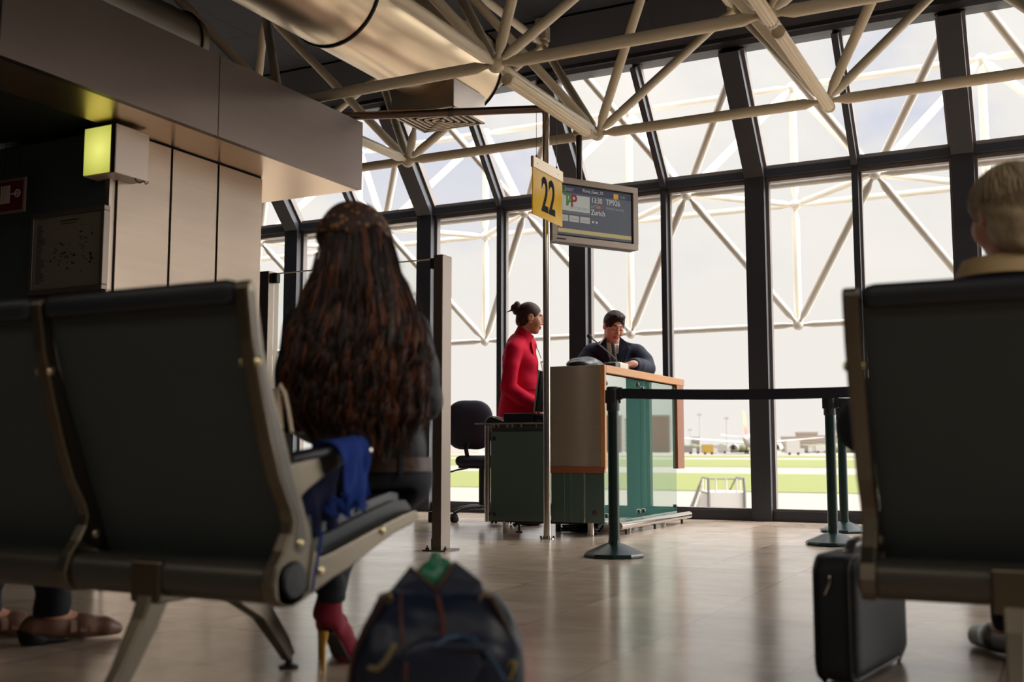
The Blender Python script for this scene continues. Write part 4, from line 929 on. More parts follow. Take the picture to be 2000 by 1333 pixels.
def add_hand(F, w, d, n, side, curl=.5, s=1., spread=.06):
    """w wrist, d towards the fingers, n out of the back of the hand, side +1 when the thumb lies towards cross(d, n)"""
    d = nrm(d); n = nrm(np.asarray(n) - d * (np.asarray(n) @ d)); t = np.cross(d, n) * side
    A = np.stack([t, d, n]); F.ell(w + d * .048 * s, np.array((.040, .054, .0155)) * s, A, k=.012); F.cap(w - d * .02, w + d * .02 * s, .025 * s, .027 * s, k=.015, sq=(t, 1.15))
    for i, (off, L) in enumerate(((.030, .072), (.010, .08), (-.010, .075), (-.029, .058))):
        p = w + (d * .088 + t * off) * s; dd = nrm(d + t * off * spread * 20); b = [p]
        a = 0; q = dd
        for j, fr in enumerate((.45, .32, .23)):
            a += curl * (.75 if j == 0 else .9) * (1 + .08 * i); q = dd * math.cos(a) - n * math.sin(a); p = p + q * L * fr * s; b.append(p)
        F.chain(b, np.array((.0095, .0088, .008, .0066)) * s, k=.004)
    p0 = w + (d * .025 + t * .032) * s; p1 = p0 + (d * .5 + t * .75 - n * .25) * .045 * s; p2 = p1 + (d * .85 + t * .25 - n * .4) * .033 * s; p3 = p2 + (d * .9 - n * .5) * .026 * s
    F.chain([p0, p1, p2, p3], np.array((.015, .0115, .0098, .0075)) * s, k=.008)
skin_w = mat('skin_warm', srgb(206, 148, 118), .5, spec=.4); skin_m = mat('skin_fair', srgb(220, 160, 136), .5, spec=.4)
lip_w = mat('lips_red', srgb(140, 44, 52), .4); lip_m = mat('lips_pale', srgb(176, 104, 94), .45); brow_m = mat('brow_dark', srgb(44, 30, 26), .7)
hair_br = mat('hair_brown', srgb(64, 34, 26), .5, bump=.3, bscale=60, spec=.25, stretch=(4, 4, 1))
wool_red = mat('red_wool', srgb(212, 6, 52), .8, bump=.12, bscale=220, spec=.2)
navy_wool = mat('navy_wool', srgb(30, 34, 52), .75, bump=.12, bscale=220, spec=.25)
dark_cloth = mat('dark_cloth', srgb(26, 30, 38), .85, bump=.15, bscale=160)
jeans_m = mat('dark_jeans', srgb(18, 24, 36), .8, bump=.15, bscale=240, var=.12, vscale=14)
leather = mat('jacket_leather', srgb(22, 24, 32), .55, bump=.25, bscale=45, spec=.3)
shoe_blk = mat('black_shoe', srgb(20, 18, 22), .3)

# ---------------- woman in the red coat, standing behind the low desk, in profile
d0 = 8.52; s_ = 1 / 251.
wr = root('person', (-3.79, 7.5, 0), 'woman in a red belted coat with dark hair bun, standing behind the low desk', 'person')
fB = RT.copy(); axB = head_axes(rot(RT, U0, math.radians(6)), math.radians(10)); hc = PP(1036, 621, d0)
def B(x, y, dd=0.): return PP(x, y, d0 + dd)
ft = lambda x, dd: np.array([*(B(x, 880, dd)[:2]), 0.])
F = Field(np.array((-4.25, 7.0, 0)), np.array((-3.2, 8.1, 1.8)), .0052)
add_head(F, hc, axB, 1.0)
F.cap(hc - axB[2] * .06 - axB[1] * .03, B(1021, 666), .043, .05, k=.025)
F.chain([B(1018, 690), B(1016, 710), B(1014, 752), B(1012, 805)], [.07, .095, .09, .115], k=.04, sq=(F0, 1.3))
anB = [ft(1000, -.02) + (0, 0, .1), ft(1006, .14) + (0, 0, .1)]
for q, an in ((-1, anB[0]), (1, anB[1])):
    F.chain([B(1012, 815, q * .085), B(1012, 905, q * .09), an], [.085, .06, .036], k=.03)
    F.chain([B(1006, 682, q * .16), B(994, 757, q * .2), B(1040, 784, q * .15)], [.05, .04, .027], k=.03)
    F.chain([an, an + (0, 0, -.02) + RT * .04, an * (1, 1, 0) + RT * .15 + (0, 0, .02)], [.036, .034, .02], k=.02)
add_hand(F, B(1040, 784, -.15), nrm(B(1053, 800, -.12) - B(1040, 784, -.15)), nrm(np.array((0, 0, 1.)) - F0 * .6), 1, .55, .95)
add_hand(F, B(1040, 784, .15), nrm(B(1056, 797, .12) - B(1040, 784, .15)), nrm(np.array((0, 0, 1.)) + F0 * .6), -1, .5, .95)
F.build('body', [skin_w, lip_w, brow_m], wr, head_mats(hc, axB))
# hair: smooth cap and bun
F = Field(hc - .2, hc + .2, .0045); r_, f_, u_ = axB
F.ell(hc + u_ * .024 - f_ * .018, (.083, .101, .099), np.stack(axB), k=0); F.ell(hc - u_ * .045 - f_ * .06, (.06, .05, .05), np.stack(axB), k=.03)
F.plane(hc + f_ * .045 + u_ * .012, nrm(f_ * .86 - u_ * .5), .012); F.plane(hc - u_ * .09, -u_, .02)
for q in (-1, 1): F.ell(hc + r_ * .085 * q - f_ * .004 - u_ * .014, (.03, .027, .038), np.stack(axB), k=.012, op='c')
hb = F.build('hair', hair_br, wr)
F = Field(hc - .26, hc + .22, .0045); bc = hc - f_ * .122 + u_ * .055
for a in np.linspace(0, 2 * PI, 9)[:-1]: F.ell(bc + u_ * .026 * math.sin(a) + r_ * .022 * math.cos(a), (.03, .026, .03), np.stack(axB), k=.006)
F.ell(bc - f_ * .018, (.03, .028, .03), np.stack(axB), k=.006); F.cap(bc - f_ * .03 - u_ * .02, bc - f_ * .075 - u_ * .05, .009, .003, k=.008)
F.cap(bc + f_ * .02, bc + f_ * .05, .026, .03, k=.01)
F.build('hair_bun', hair_br, wr)
MB().ball(hc - f_ * .0 - u_ * .046 - r_ * (-.088), .006, 10, 7).build('pearl_earring', mat('pearl', srgb(230, 220, 210), .2), wr, 180)
# coat
F = Field(np.array((-4.35, 6.9, .4)), np.array((-3.2, 8.2, 1.62)), .0065)
F.chain([B(1016, 672), B(1014, 700), B(1018, 752), B(1016, 800), B(1012, 860), B(1010, 905)], [.09, .125, .145, .16, .19, .205], k=.05, sq=(F0, 1.25))
F.cap(B(1016, 676), B(1033, 676), .07, .062, k=.03); F.ell(B(1034, 712, -.07), (.06, .07, .075), k=.05); F.ell(B(1034, 712, .07), (.06, .07, .075), k=.05)
F.cap(B(1008, 678, -.13), B(1008, 678, .13), .066, .066, k=.05)
for q in (-1, 1):
    F.chain([B(1004, 684, q * .165), B(998, 715, q * .205), B(994, 757, q * .225)], [.07, .064, .06], k=.02); F.chain([B(994, 757, q * .225), B(1016, 774, q * .21), B(1037, 787, q * .17)], [.06, .056, .056], k=.014)
F.noise(.0035, 3.0, 5)
F.cap(B(1024, 655), B(1031, 628), .048, .06, k=.004, op='c')
for q in (-1, 1):
    F.ell(B(1040, 788, q * .155), (.05, .05, .045), np.stack([nrm(B(1040, 785) - B(994, 757)), F0, U0]), k=.008, op='c')
F.plane(np.array((0, 0, .47)), (0, 0, -1))
coat = F.build('coat', wool_red, wr, relax=1)
g = MB(); P = []
for t in np.linspace(-2.75, 2.75, 26):
    a = PI - t; ca, sa = math.cos(a), math.sin(a); row = []
    for k, (rr_, dz, sh) in enumerate(((.100, -.016, 0), (.086, .03, .012), (.070, .085, .03), (.064, .125, .045))):
        dzz = dz * (1 - .42 * (ca * .5 + .5)) - .035 * (ca * .5 + .5)
        row.append(B(1017, 668) + RT * (rr_ * ca * .92 + sh) + F0 * rr_ * sa * 1.06 + U0 * dzz)
    P.append(row)
g.grid(P, .007); g.build('collar', wool_red, coat, 60)
def ringpts(c, a, b, n=40, tilt=0.): return [c + RT * a * math.cos(t) + F0 * b * math.sin(t) + U0 * tilt * math.cos(t) for t in np.linspace(0, 2 * PI, n, endpoint=False)]
g = MB(); R0, R1 = ringpts(B(1018, 763), .158, .192), ringpts(B(1018, 750), .156, .19)
P = [[a, b] for a, b in zip(R0 + R0[:1], R1 + R1[:1])]; g.grid(P, -.008); g.build('coat_belt', wool_red, coat, 60)
for q in (-1, 1):
    g = MB(); P = []
    for t in np.linspace(0, 1, 8):
        y = 663 + t * 62; base = B(1041 + 8 * t - 1.5 * abs(t - .5), y, q * (.012 + .03 * math.sin(PI * t))); w_ = .058 * math.sin(PI * min(1, t * .9 + .12)) + .006
        P.append([base + RT * .006, base + F0 * q * w_ * .5 + RT * .004, base + F0 * q * w_ - RT * .018])
    g.grid(P, .006); g.build('lapel', wool_red, coat, 60)
bdg = MB(); bdg.pipe([B(1046, 672, -.05), B(1053, 690, -.06), B(1057, 701, -.062)], .009, 8, flat=.3); bdg.obox(B(1059, 707, -.063), U0, F0, RT, .006, .008, .004)
sb = bdg.build('badge_strap', mat('navy_strap', srgb(32, 36, 84), .6), wr)
MB().obox(B(1059.5, 717, -.065), nrm(RT * .25 - U0), nrm(F0 + RT * .3), nrm(np.cross(nrm(RT * .25 - U0), nrm(F0 + RT * .3))), .04, .026, .002).build('badge_card', mat('badge_card', srgb(206, 186, 172), .3), sb)
for an in anB:
    F = Field(an * (1, 1, 0) - .12 + (0, 0, .1), an * (1, 1, 0) + .3, .006); e = an * (1, 1, 0)
    F.chain([e - RT * .02 + (0, 0, .075), e + RT * .07 + (0, 0, .045), e + RT * .16 + (0, 0, .022), e + RT * .2 + (0, 0, .02)], [.036, .034, .032, .02], k=.02); F.cap(e - RT * .03 + (0, 0, .06), e - RT * .035, .014, .007, k=.01); F.plane((0, 0, .002), (0, 0, -1)); F.ell(e + RT * .03 + (0, 0, .1), (.06, .034, .05), np.stack([RT, F0, U0]), k=.008, op='c')
    F.build('shoe', shoe_blk, wr)

# ---------------- man in the navy coat behind the tall counter
dC = 9.26
mn_ = root('person', (-3.42, 8.5, 0), 'man in navy coat with striped tie looking down behind the counter', 'person')
def Cp(x, y, dd=0.): return PP(x, y, dC + dd)
fC = nrm(-F0 * .93 + RT * .30); axC = head_axes(fC, math.radians(27), math.radians(-3)); hC = Cp(1199, 637, -.12)
rC = nrm(np.cross(fC, U0))            # his right, to the left in the photo
F = Field(np.array((-3.95, 7.7, 0)), np.array((-2.85, 9.0, 1.86)), .0055)
add_head(F, hC, axC, 1.04, True)
F.cap(hC - axC[2] * .075 - axC[1] * .02, Cp(1197, 680, .0), .058, .066, k=.03)
F.chain([Cp(1197, 682), Cp(1200, 735, .02), Cp(1200, 790, .06), Cp(1200, 830, .08)], [.1, .13, .12, .13], k=.05, sq=(rC, 1.35))
Lel, Lwr, Rel, Rwr = Cp(1262, 720, -.06), Cp(1236, 712, -.40), Cp(1143, 722, -.04), Cp(1156, 737, -.32)
fl = [np.array([*(Cp(1200 + q * 22, 880, .05)[:2]), .09]) for q in (-1, 1)]
for sh, el, w, q in ((Cp(1244, 692), Lel, Lwr, 1), (Cp(1156, 690), Rel, Rwr, -1)):
    F.chain([sh, el, w], [.06, .047, .03], k=.03)
for q, e in zip((-1, 1), fl): F.chain([Cp(1200 + q * 20, 840, .08), Cp(1200 + q * 21, 940, .05), e], [.095, .065, .045], k=.03); F.chain([e, e - (0, 0, .04) + fC * .14], [.045, .03], k=.02)
add_hand(F, Lwr, nrm(-RT * .9 - F0 * .25 - U0 * .15), nrm(U0 - F0 * .35), 1, .62, 1.05); add_hand(F, Rwr, nrm(RT * .7 - F0 * .6 - U0 * .1), nrm(U0 - F0 * .3), -1, .5, 1.05)
F.build('body', [skin_m, lip_m, brow_m], mn_, head_mats(hC, axC, 1.04))
F = Field(hC - .2, hC + .2, .004); r_, f_, u_ = axC; A3 = np.stack(axC)
F.ell(hC + u_ * .028 - f_ * .012, (.087, .108, .104), A3, k=0); F.ell(hC + u_ * .10 + f_ * .04, (.062, .05, .03), A3, k=.03); F.noise(.0018, 34, 4)
F.ell(hC + f_ * .125 - u_ * .01, (.066, .09, .09), A3, k=.006, op='c'); F.plane(hC - u_ * .05 - f_ * .03, nrm(-u_ + f_ * .2), .012)
for q in (-1, 1): F.ell(hC + r_ * .094 * q - f_ * .004 - u_ * .03, (.03, .022, .036), A3, k=.006, op='c'); F.ell(hC + r_ * .07 * q + f_ * .075 - u_ * .05, (.03, .058, .05), A3, k=.006, op='c')
F.build('hair', mat('hair_dark', srgb(46, 32, 30), .55, bump=.4, bscale=90, spec=.2), mn_)
# shirt, tie, coat
F = Field(np.array((-3.8, 8.0, 1.1)), np.array((-3.1, 8.9, 1.72)), .006)
F.chain([Cp(1197, 684, -.015), Cp(1200, 735, .005), Cp(1200, 790, .04)], [.108, .135, .128], k=.04, sq=(rC, 1.3)); F.cap(Cp(1197, 690, -.0), Cp(1197, 668, -.03), .076, .07, k=.02)
F.cap(Cp(1197, 694, -.01), Cp(1198, 655, -.05), .06, .066, k=.004, op='c'); F.plane(Cp(1198, 668, -.07), nrm(U0 * .8 + fC * .45), .003)
F.build('shirt', mat('white_shirt', srgb(244, 238, 230), .7), mn_)
def stripes(nm, c1, c2, sc, ang):
    m = mat(nm, c1, .55); nt = m.node_tree; w = nt.nodes.new('ShaderNodeTexWave'); w.wave_profile = 'SAW'; w.inputs['Scale'].default_value = sc; mp = nt.nodes.new('ShaderNodeMapping'); mp.inputs['Rotation'].default_value = ang
    tc = [n for n in nt.nodes if n.type == 'TEX_COORD'][0]; nt.links.new(tc.outputs['Object'], mp.inputs[0]); nt.links.new(mp.outputs[0], w.inputs[0]); r = nt.nodes.new('ShaderNodeValToRGB'); r.color_ramp.interpolation = 'CONSTANT'; r.color_ramp.elements[0].color = (*c1, 1); r.color_ramp.elements[1].color = (*c2, 1); r.color_ramp.elements[1].position = .66
    nt.links.new(w.outputs['Fac'], r.inputs[0]); nt.links.new(r.outputs[0], nt.nodes['Principled BSDF'].inputs['Base Color']); return m
tie = stripes('striped_tie', srgb(20, 22, 30), srgb(120, 118, 116), 22, (0, math.radians(38), math.radians(20)))
g = MB(); o = fC * .018
K = lambda x, y, dd: Cp(x, y, dd)
prof = [(1192, 670, .013, .012), (1192.5, 676, .018, .016), (1193, 683, .014, .012), (1194.5, 700, .026, .008), (1196.5, 716, .034, .007), (1198.5, 732, .038, .006), (1200, 748, .02, .005)]
secs = []
for (x, y, w_, th) in prof:
    c = Cp(x + 5, y, -.19 + (y - 670) * .0003)
    secs.append([c - rC * w_, c - rC * w_ * .4 + fC * th, c + rC * w_ * .4 + fC * th, c + rC * w_, c + rC * w_ * .4 - fC * .004, c - rC * w_ * .4 - fC * .004])
g.loft(secs); g.build('tie', tie, mn_, 40)
F = Field(np.array((-4.0, 7.7, .55)), np.array((-2.95, 9.1, 1.66)), .0065)
F.chain([Cp(1198, 690, .005), Cp(1200, 735, .0), Cp(1200, 790, .04), Cp(1200, 850, .07), Cp(1200, 905, .07)], [.122, .155, .15, .17, .2], k=.05, sq=(rC, 1.35)); F.cap(Cp(1160, 688, .02), Cp(1240, 689, .02), .075, .075, k=.05)
F.cap(Cp(1197, 690, .01), Cp(1197, 672, .0), .095, .088, k=.03)
for sh, el, w in ((Cp(1246, 693), Lel, Lwr), (Cp(1154, 692), Rel, Rwr)):
    F.chain([sh, (sh + el) / 2 + (Cp(1210, 700) - Cp(1200, 700)) * (.25 if sh[0] > hC[0] else -.25), el], [.082, .08, .072], k=.03); F.chain([el, el * .35 + w * .65, w + (el - w) * .12], [.07, .06, .056], k=.03)
F.noise(.003, 3.2, 8)
# open front: a V cut between the lapels
vt = Cp(1197, 664, -.2); vb = Cp(1205, 742, -.2)
for t in np.linspace(0, 1, 9):
    c = vt * (1 - t) + vb * t; F.ell(c + fC * .03, (.082 * (1 - t) + .014, .14, .03), np.stack([rC, fC, U0]), k=.006, op='c')
F.cap(Cp(1197, 700, .0), Cp(1198, 640, -.06), .074, .08, k=.006, op='c')
F.plane(np.array((0, 0, .62)), (0, 0, -1)); 
F.ell(Lwr + nrm(Lwr - Lel) * .03, (.05, .05, .05), k=.006, op='c'); F.ell(Rwr + nrm(Rwr - Rel) * .03, (.05, .05, .05), k=.006, op='c')
cc = F.build('coat', navy_wool, mn_)
for sgn, pts in ((1, [(1183, 660), (1172, 672), (1160, 676), (1167, 681), (1161, 688), (1172, 697), (1186, 716), (1196, 740), (1192, 712), (1186, 690)]), (-1, [(1210, 658), (1222, 668), (1235, 673), (1226, 678), (1233, 687), (1222, 700), (1212, 722), (1205, 742), (1207, 715), (1208, 690)])):
    d_ = lambda x, y: dC - .118 - .045 * (1 - min(1, abs(x - 1198) / 38.) ** 2) + max(0, (y - 700)) * .0002 + max(0., (672 - y)) * .005
    g = MB(); P = [PP(x, y, d_(x, y)) for x, y in pts]; g.prism(P, fC * .009); g.build('lapel', navy_wool, cc, bevel=.002)
for x, q in ((1246, 1), (1158, -1)):
    a, b = Cp(x - q * 16, 678, -.03), Cp(x + q * 4, 684.5, -.02); u3 = nrm(np.cross(b - a, F0)); u3 = u3 if u3[2] > 0 else -u3
    MB().obox((a + b) / 2 + u3 * .004, b - a, F0, u3, np.linalg.norm(b - a) / 2, .022, .005).build('shoulder_strap', navy_wool, cc, bevel=.002)
w = MB().lathe(Lwr + nrm(Lel - Lwr) * .035, [(.031, -.006), (.034, -.003), (.034, .003), (.031, .006)], 20, nrm(Lel - Lwr)).build('wrist_watch', chrome, mn_, 40)
F = Field(np.array((-3.9, 8.1, 0)), np.array((-3.0, 9.0, 1.05)), .01)
for q, e in zip((-1, 1), fl): F.chain([Cp(1200 + q * 20, 835, .08), Cp(1200 + q * 21, 940, .05), e + (0, 0, -.02)], [.105, .08, .06], k=.03)
F.plane((0, 0, .05), (0, 0, -1)); F.build('trousers', dark_cloth, mn_)
for e in fl:
    F = Field(e - .2, e + .25, .008); b = e * (1, 1, 0); F.chain([b + (0, 0, .045) - fC * .05, b + (0, 0, .045) + fC * .08, b + (0, 0, .03) + fC * .18], [.043, .043, .036], k=.02); F.plane((0, 0, .002), (0, 0, -1)); F.build('shoe', shoe_blk, mn_)
# ---------------- woman with very long curly hair on the end seat, seen from behind
dA = 2.92
wa = root('person', (-1.66, 2.34, .44), 'seated woman with very long curly brown hair, dark leather jacket, jeans and crimson boots', 'person')
def A(x, y, dd=0.): return PP(x, y, dA + dd)
fA = nrm(F0 * math.cos(.12) + RT * math.sin(.12)); rA = nrm(np.cross(fA, U0)); axA = head_axes(rot(fA, U0, -.38), math.radians(6), math.radians(4)); hA = A(697, 492, .0)
F = Field(np.array((-2.1, 1.95, 0)), np.array((-1.25, 3.05, 1.34)), .0068)
add_head(F, hA, axA, .96)
F.cap(hA - axA[2] * .07 - axA[1] * .03, A(694, 600), .048, .054, k=.03)
F.chain([A(694, 610), A(694, 690), A(710, 790), A(730, 900)], [.085, .105, .085, .092], k=.05, sq=(rA, 1.15))
hipL, hipR = A(690, 925, .05), A(772, 925, .05); kn = [A(712, 905, .36), A(758, 910, .38)]; ank = [np.array((-1.772, 2.425, .165)), np.array((-1.884, 2.56, .165))]
for a, b, c in zip((hipL, hipR), kn, ank): F.chain([a, b], [.07, .05], k=.02); F.chain([b, c], [.042, .022], k=.02)
shL, shR = A(600, 645, .02), A(796, 655, .02); elL, elR = A(574, 808, .05), A(822, 785, .12); wrL, wrR = A(640, 856, .32), A(775, 820, .36)
for a, b, c in ((shL, elL, wrL), (shR, elR, wrR)): F.chain([a, b, c], [.052, .042, .028], k=.03)
add_hand(F, wrL, nrm(fA + rA * .3), U0, 1, .5, .92); add_hand(F, wrR, nrm(fA - rA * .3), U0, -1, .5, .92)
for a in ank: F.chain([a, a - (0, 0, .03), a * (1, 1, 0) + (-.006, .06, .07)], [.026, .024, .016], k=.01)
seat_cut(F, -1.83); F.build('body', [skin_w, lip_w, brow_m], wa, head_mats(hA, axA, .96))
# leather jacket
F = Field(np.array((-2.15, 1.95, .5)), np.array((-1.25, 2.95, 1.06)), .0068)
F.chain([A(694, 632), A(694, 690), A(706, 780), A(722, 880)], [.10, .135, .118, .122], k=.05, sq=(rA, 1.25))
F.cap(A(620, 640, .02), A(776, 645, .02), .06, .06, k=.05)
for a, b, c in ((shL, elL, wrL), (shR, elR, wrR)): F.chain([a, (a * .5 + b * .5) + (b - a)[2] * 0, b], [.066, .062, .056], k=.03); F.chain([b, c * .85 + b * .15], [.054, .046], k=.03)
F.cap(A(694, 625), A(695, 598), .066, .064, k=.02); F.noise(.004, 4.2, 15)
F.cap(A(694, 620), A(696, 575), .05, .056, k=.004, op='c'); F.plane(A(730, 904), -U0, .004)
F.build('jacket', leather, wa)
# jeans and belt
F = Field(np.array((-2.0, 1.95, .08)), np.array((-1.3, 2.95, .66)), .0068)
F.chain([A(726, 870, .0), A(732, 925, .01)], [.12, .128], k=.04, sq=(rA, 1.2)); F.ell(A(702, 942, .03), (.085, .12, .085), k=.05); F.ell(A(748, 940, .03), (.085, .12, .09), k=.05)
for a, b, c in zip((hipL, hipR), kn, ank): F.chain([a, b], [.09, .068], k=.04); F.chain([b, c + (0, 0, .03)], [.06, .033], k=.03); F.chain([c + (0, -.006, .06), c + (0, -.004, .045), c + (0, -.006, .03)], [.039, .034, .039], k=.006)
F.noise(.0025, 7, 21, axis=(0, 0, 1)); seat_cut(F, -1.83); F.plane(A(730, 893), U0, .004); F.plane(np.array((0, 0, .175)), -U0, .004); F.plane(np.array((0, 0, .448)), -U0) if False else None
jn = F.build('jeans', jeans_m, wa)
g = MB(); c = A(729, 907, .0); R0 = [c + rA * .158 * math.cos(t) + fA * .129 * math.sin(t) + U0 * dz for t in np.linspace(0, 2 * PI, 41) for dz in (.019, -.019)]
g.grid(np.array(R0).reshape(41, 2, 3), -.006); g.build('leather_belt', mat('brown_belt', srgb(66, 42, 33), .45, bump=.2, bscale=80), wa, 60)
for k in (-1, 0, 1.2):
    t = -PI / 2 + k * .55; p = A(729, 908, .0) + rA * .162 * math.cos(t) + fA * .133 * math.sin(t); MB().obox(p, nrm(rA * -math.sin(t) + fA * math.cos(t)), U0, nrm(rA * math.cos(t) + fA * math.sin(t)), .006, .028, .004).build('belt_loop', jeans_m, jn)
# boots: crimson suede with gold heel
suede = mat('crimson_suede', srgb(128, 8, 44), .8, sheen=.1, bump=.1, bscale=200); gold = mat('gold_heel', srgb(190, 150, 70), .3, .9); sole_b = mat('dark_sole', srgb(30, 26, 30), .5)
for k, a in enumerate(ank):
    F = Field(a * (1, 1, 0) - (.12, .14, -.0), a * (1, 1, 0) + (.12, .24, .24), .005); e = a * (1, 1, 0); fb = nrm(np.array((-.12, 1, 0))); n_ = np.cross(fb, U0)
    F.chain([a + (0, -.004, .03), a + (0, -.010, -.03), e + (0, -.018, .112)], [.030, .029, .028], k=.02); F.chain([e + (0, -.012, .115), e + fb * .035 + (0, 0, .088), e + fb * .068 + (0, 0, .045), e + fb * .092 + (0, 0, .026), e + fb * .115 + (0, 0, .018)], [.029, .031, .031, .027, .016], k=.025, sq=(n_, 1.08))
    F.plane((0, 0, .004), (0, 0, -1)); F.plane(a + (0, 0, .045), U0, .004); F.plane(e + (0, 0, .078), nrm(-U0 * .068 - fb * .074), .008)
    bt = F.build('boot', suede, wa)
    MB().pipe([e + (0, -.034, .105), e + (0, -.038, .06), e + (0, -.036, .0)], [.012, .0065, .0055], 12).build('gold_heel', gold, bt, 60)
    g = MB(); P = []
    for t, z, w_ in ((-.03, .10, .018), (-.01, .088, .02), (.02, .056, .022), (.045, .026, .025), (.07, .008, .026), (.1, .006, .018), (.115, .01, .006)): P.append([e + fb * t + n_ * w_ * s_ + (0, 0, z) for s_ in (-1, 0, 1)])
    g.grid(P, .006); g.build('sole', sole_b, bt, 60)
# hair: a volume under thousands of curling locks
hairA = mat('curly_hair', srgb(54, 31, 24), .45, spec=.4)
HW = [(430, 692, 40), (455, 695, 62), (500, 697, 74), (545, 698, 88), (600, 698, 112), (660, 698, 128), (720, 700, 132), (780, 703, 130), (830, 706, 120), (868, 716, 96), (892, 726, 60)]
def hw(y): return np.interp(y, [q[0] for q in HW], [q[1] for q in HW]), np.interp(y, [q[0] for q in HW], [q[2] for q in HW])
mpp = 2.92 / F_PX
F = Field(np.array((-2.15, 1.95, .5)), np.array((-1.25, 2.75, 1.3)), .008)
r_, f_, u_ = axA; F.ell(hA + u_ * .02 - f_ * .015, (.082, .105, .1), np.stack(axA), k=.02)
prev = None
def back_d(y): return np.interp(y, [430, 520, 600, 700, 800, 890], [-.05, -.095, -.115, -.155, -.165, -.155])
for y in range(500, 885, 22):
    cx_, hw_ = hw(y); c = A(cx_, y, back_d(y) + .02); F.ell(c, (hw_ * mpp * .8, .042, .05), np.stack([rA, fA, U0]), k=.04)
F.plane(hA + f_ * .03, nrm(f_ * .9 - u_ * .35), .01)
hv = F.build('hair', hairA, wa)
hair_mats = [mat('curly_hair_dark', srgb(34, 22, 20), .42, spec=.4), hairA, mat('curly_hair_glint', srgb(104, 57, 34), .42, spec=.45)]  # the reddest strands carry the rim light's glints as painted colour
rg = np.random.default_rng(5); npt = 54; n_side = 4; parts_ = {0: [[], [], 0], 1: [[], [], 0], 2: [[], [], 0]}
def sight(xx, y, dep): return C0 + (FW[None] + RT[None] * ((xx - CX) / F_PX)[:, None] - (-F0 * math.sin(PITCH) + U0 * math.cos(PITCH))[None] * ((y - CY) / F_PX)[:, None]) * dep[:, None]
def strand(P, rad, store, n_side=4, flat=(1.3, .7)):
    d = np.gradient(P, axis=0); d /= np.linalg.norm(d, axis=1, keepdims=True); sx = np.cross(d, fA); sx /= np.linalg.norm(sx, axis=1, keepdims=True) + 1e-9; ux = np.cross(sx, d); m = len(P)
    V = np.stack([P + (sx * math.cos(q) * flat[0] + ux * math.sin(q) * flat[1]) * rad[:, None] for q in np.linspace(0, 2 * PI, n_side, endpoint=False)], 1).reshape(-1, 3)
    i = np.arange(m - 1)[:, None] * n_side; j = np.arange(n_side)[None]; j2 = (j + 1) % n_side
    store[0].append(V); store[1].append(np.stack([i + j, i + j2, i + n_side + j2, i + n_side + j], -1).reshape(-1, 4) + store[2]); store[2] += len(V)
for k in range(270):
    a = rg.uniform(-1, 1); rim = abs(a); layer = rg.random()
    y0 = rg.uniform(440, 580) if layer < .7 else rg.uniform(560, 720); y1 = rg.uniform(740, 905) - 70 * rim * rg.random(); y1 = max(y1, y0 + 130)
    t = np.linspace(0, 1, npt); y = y0 + (y1 - y0) * t; cx_, hw_ = hw(y); drift = rg.normal() * .10; aa = a + drift * t
    lift = math.sqrt(max(0, 1 - min(rim, 1) ** 2)); amp = (1.2 + 5.5 * np.minimum(1, t * 1.4)) * rg.uniform(.5, 1.3); fr = rg.uniform(1.6, 4.2) * (y1 - y0) / 350.; ph = rg.uniform(0, 6.28); chirp = rg.uniform(.0, .5)
    w = 2 * PI * fr * (t + chirp * t * t) + ph
    out = rg.uniform(0, .03); col = rg.choice([0, 1, 2], p=[.46, .38, .16])
    for q in range(rg.integers(7, 12)):
        ox, oy = rg.normal(size=2) * 4.6; jit = rg.normal() * .25
        xx = cx_ + hw_ * aa * .97 + amp * np.sin(w + jit) * np.minimum(1, t * 4) + ox * (1 - .55 * t) + 1.5 * rg.normal() * t
        yy = y + oy * 1.5 + 3 * np.cos(w + jit) * t
        dd = back_d(y) + .045 * (1 - lift) - .03 * lift - out - .0013 * oy + .0095 * np.cos(w + jit) * np.minimum(1, t * 2)
        strand(sight(xx, yy, dA + dd), rg.uniform(.0012, .0027) * (1 - .8 * t ** 2.5) + .0002, parts_[int(col if rg.random() < .8 else rg.integers(0, 3))])
for c_ in range(3):
    o = mesh_obj('curly_locks', np.concatenate(parts_[c_][0]), np.concatenate(parts_[c_][1]), hair_mats[c_], hv, 180); o['kind'] = 'stuff'
# stray wisps standing off the outline
allV = []; allF = []; base = 0
for k in range(110):
    sgn = rg.choice([-1, 1]); t = np.linspace(0, 1, 20); y0 = rg.uniform(500, 800); y = y0 + t * rg.uniform(30, 90); cx_, hw_ = hw(y)
    xx = cx_ + sgn * (hw_ * rg.uniform(.9, 1.02) + t * rg.uniform(0, 16) + 5 * np.sin(2 * PI * rg.uniform(.6, 1.6) * t + rg.uniform(0, 6)))
    dd = back_d(y) + rg.uniform(-.03, .06)
    P = C0 + (FW[None] + RT[None] * ((xx - CX) / F_PX)[:, None] - (-F0 * math.sin(PITCH) + U0 * math.cos(PITCH))[None] * ((y - CY) / F_PX)[:, None]) * (dA + dd)[:, None]
    rad = .0009 * (1 - .7 * t); d = np.gradient(P, axis=0); d /= np.linalg.norm(d, axis=1, keepdims=True); sx = np.cross(d, fA); sx /= np.linalg.norm(sx, axis=1, keepdims=True) + 1e-9; ux = np.cross(sx, d)
    V = np.stack([P + (sx * math.cos(q) + ux * math.sin(q)) * rad[:, None] for q in (0, 2.1, 4.2)], 1).reshape(-1, 3); allV.append(V); i = np.arange(19)[:, None] * 3; j = np.arange(3)[None]; j2 = (j + 1) % 3
    allF.append(np.stack([i + j, i + j2, i + 3 + j2, i + 3 + j], -1).reshape(-1, 4) + base); base += len(V)
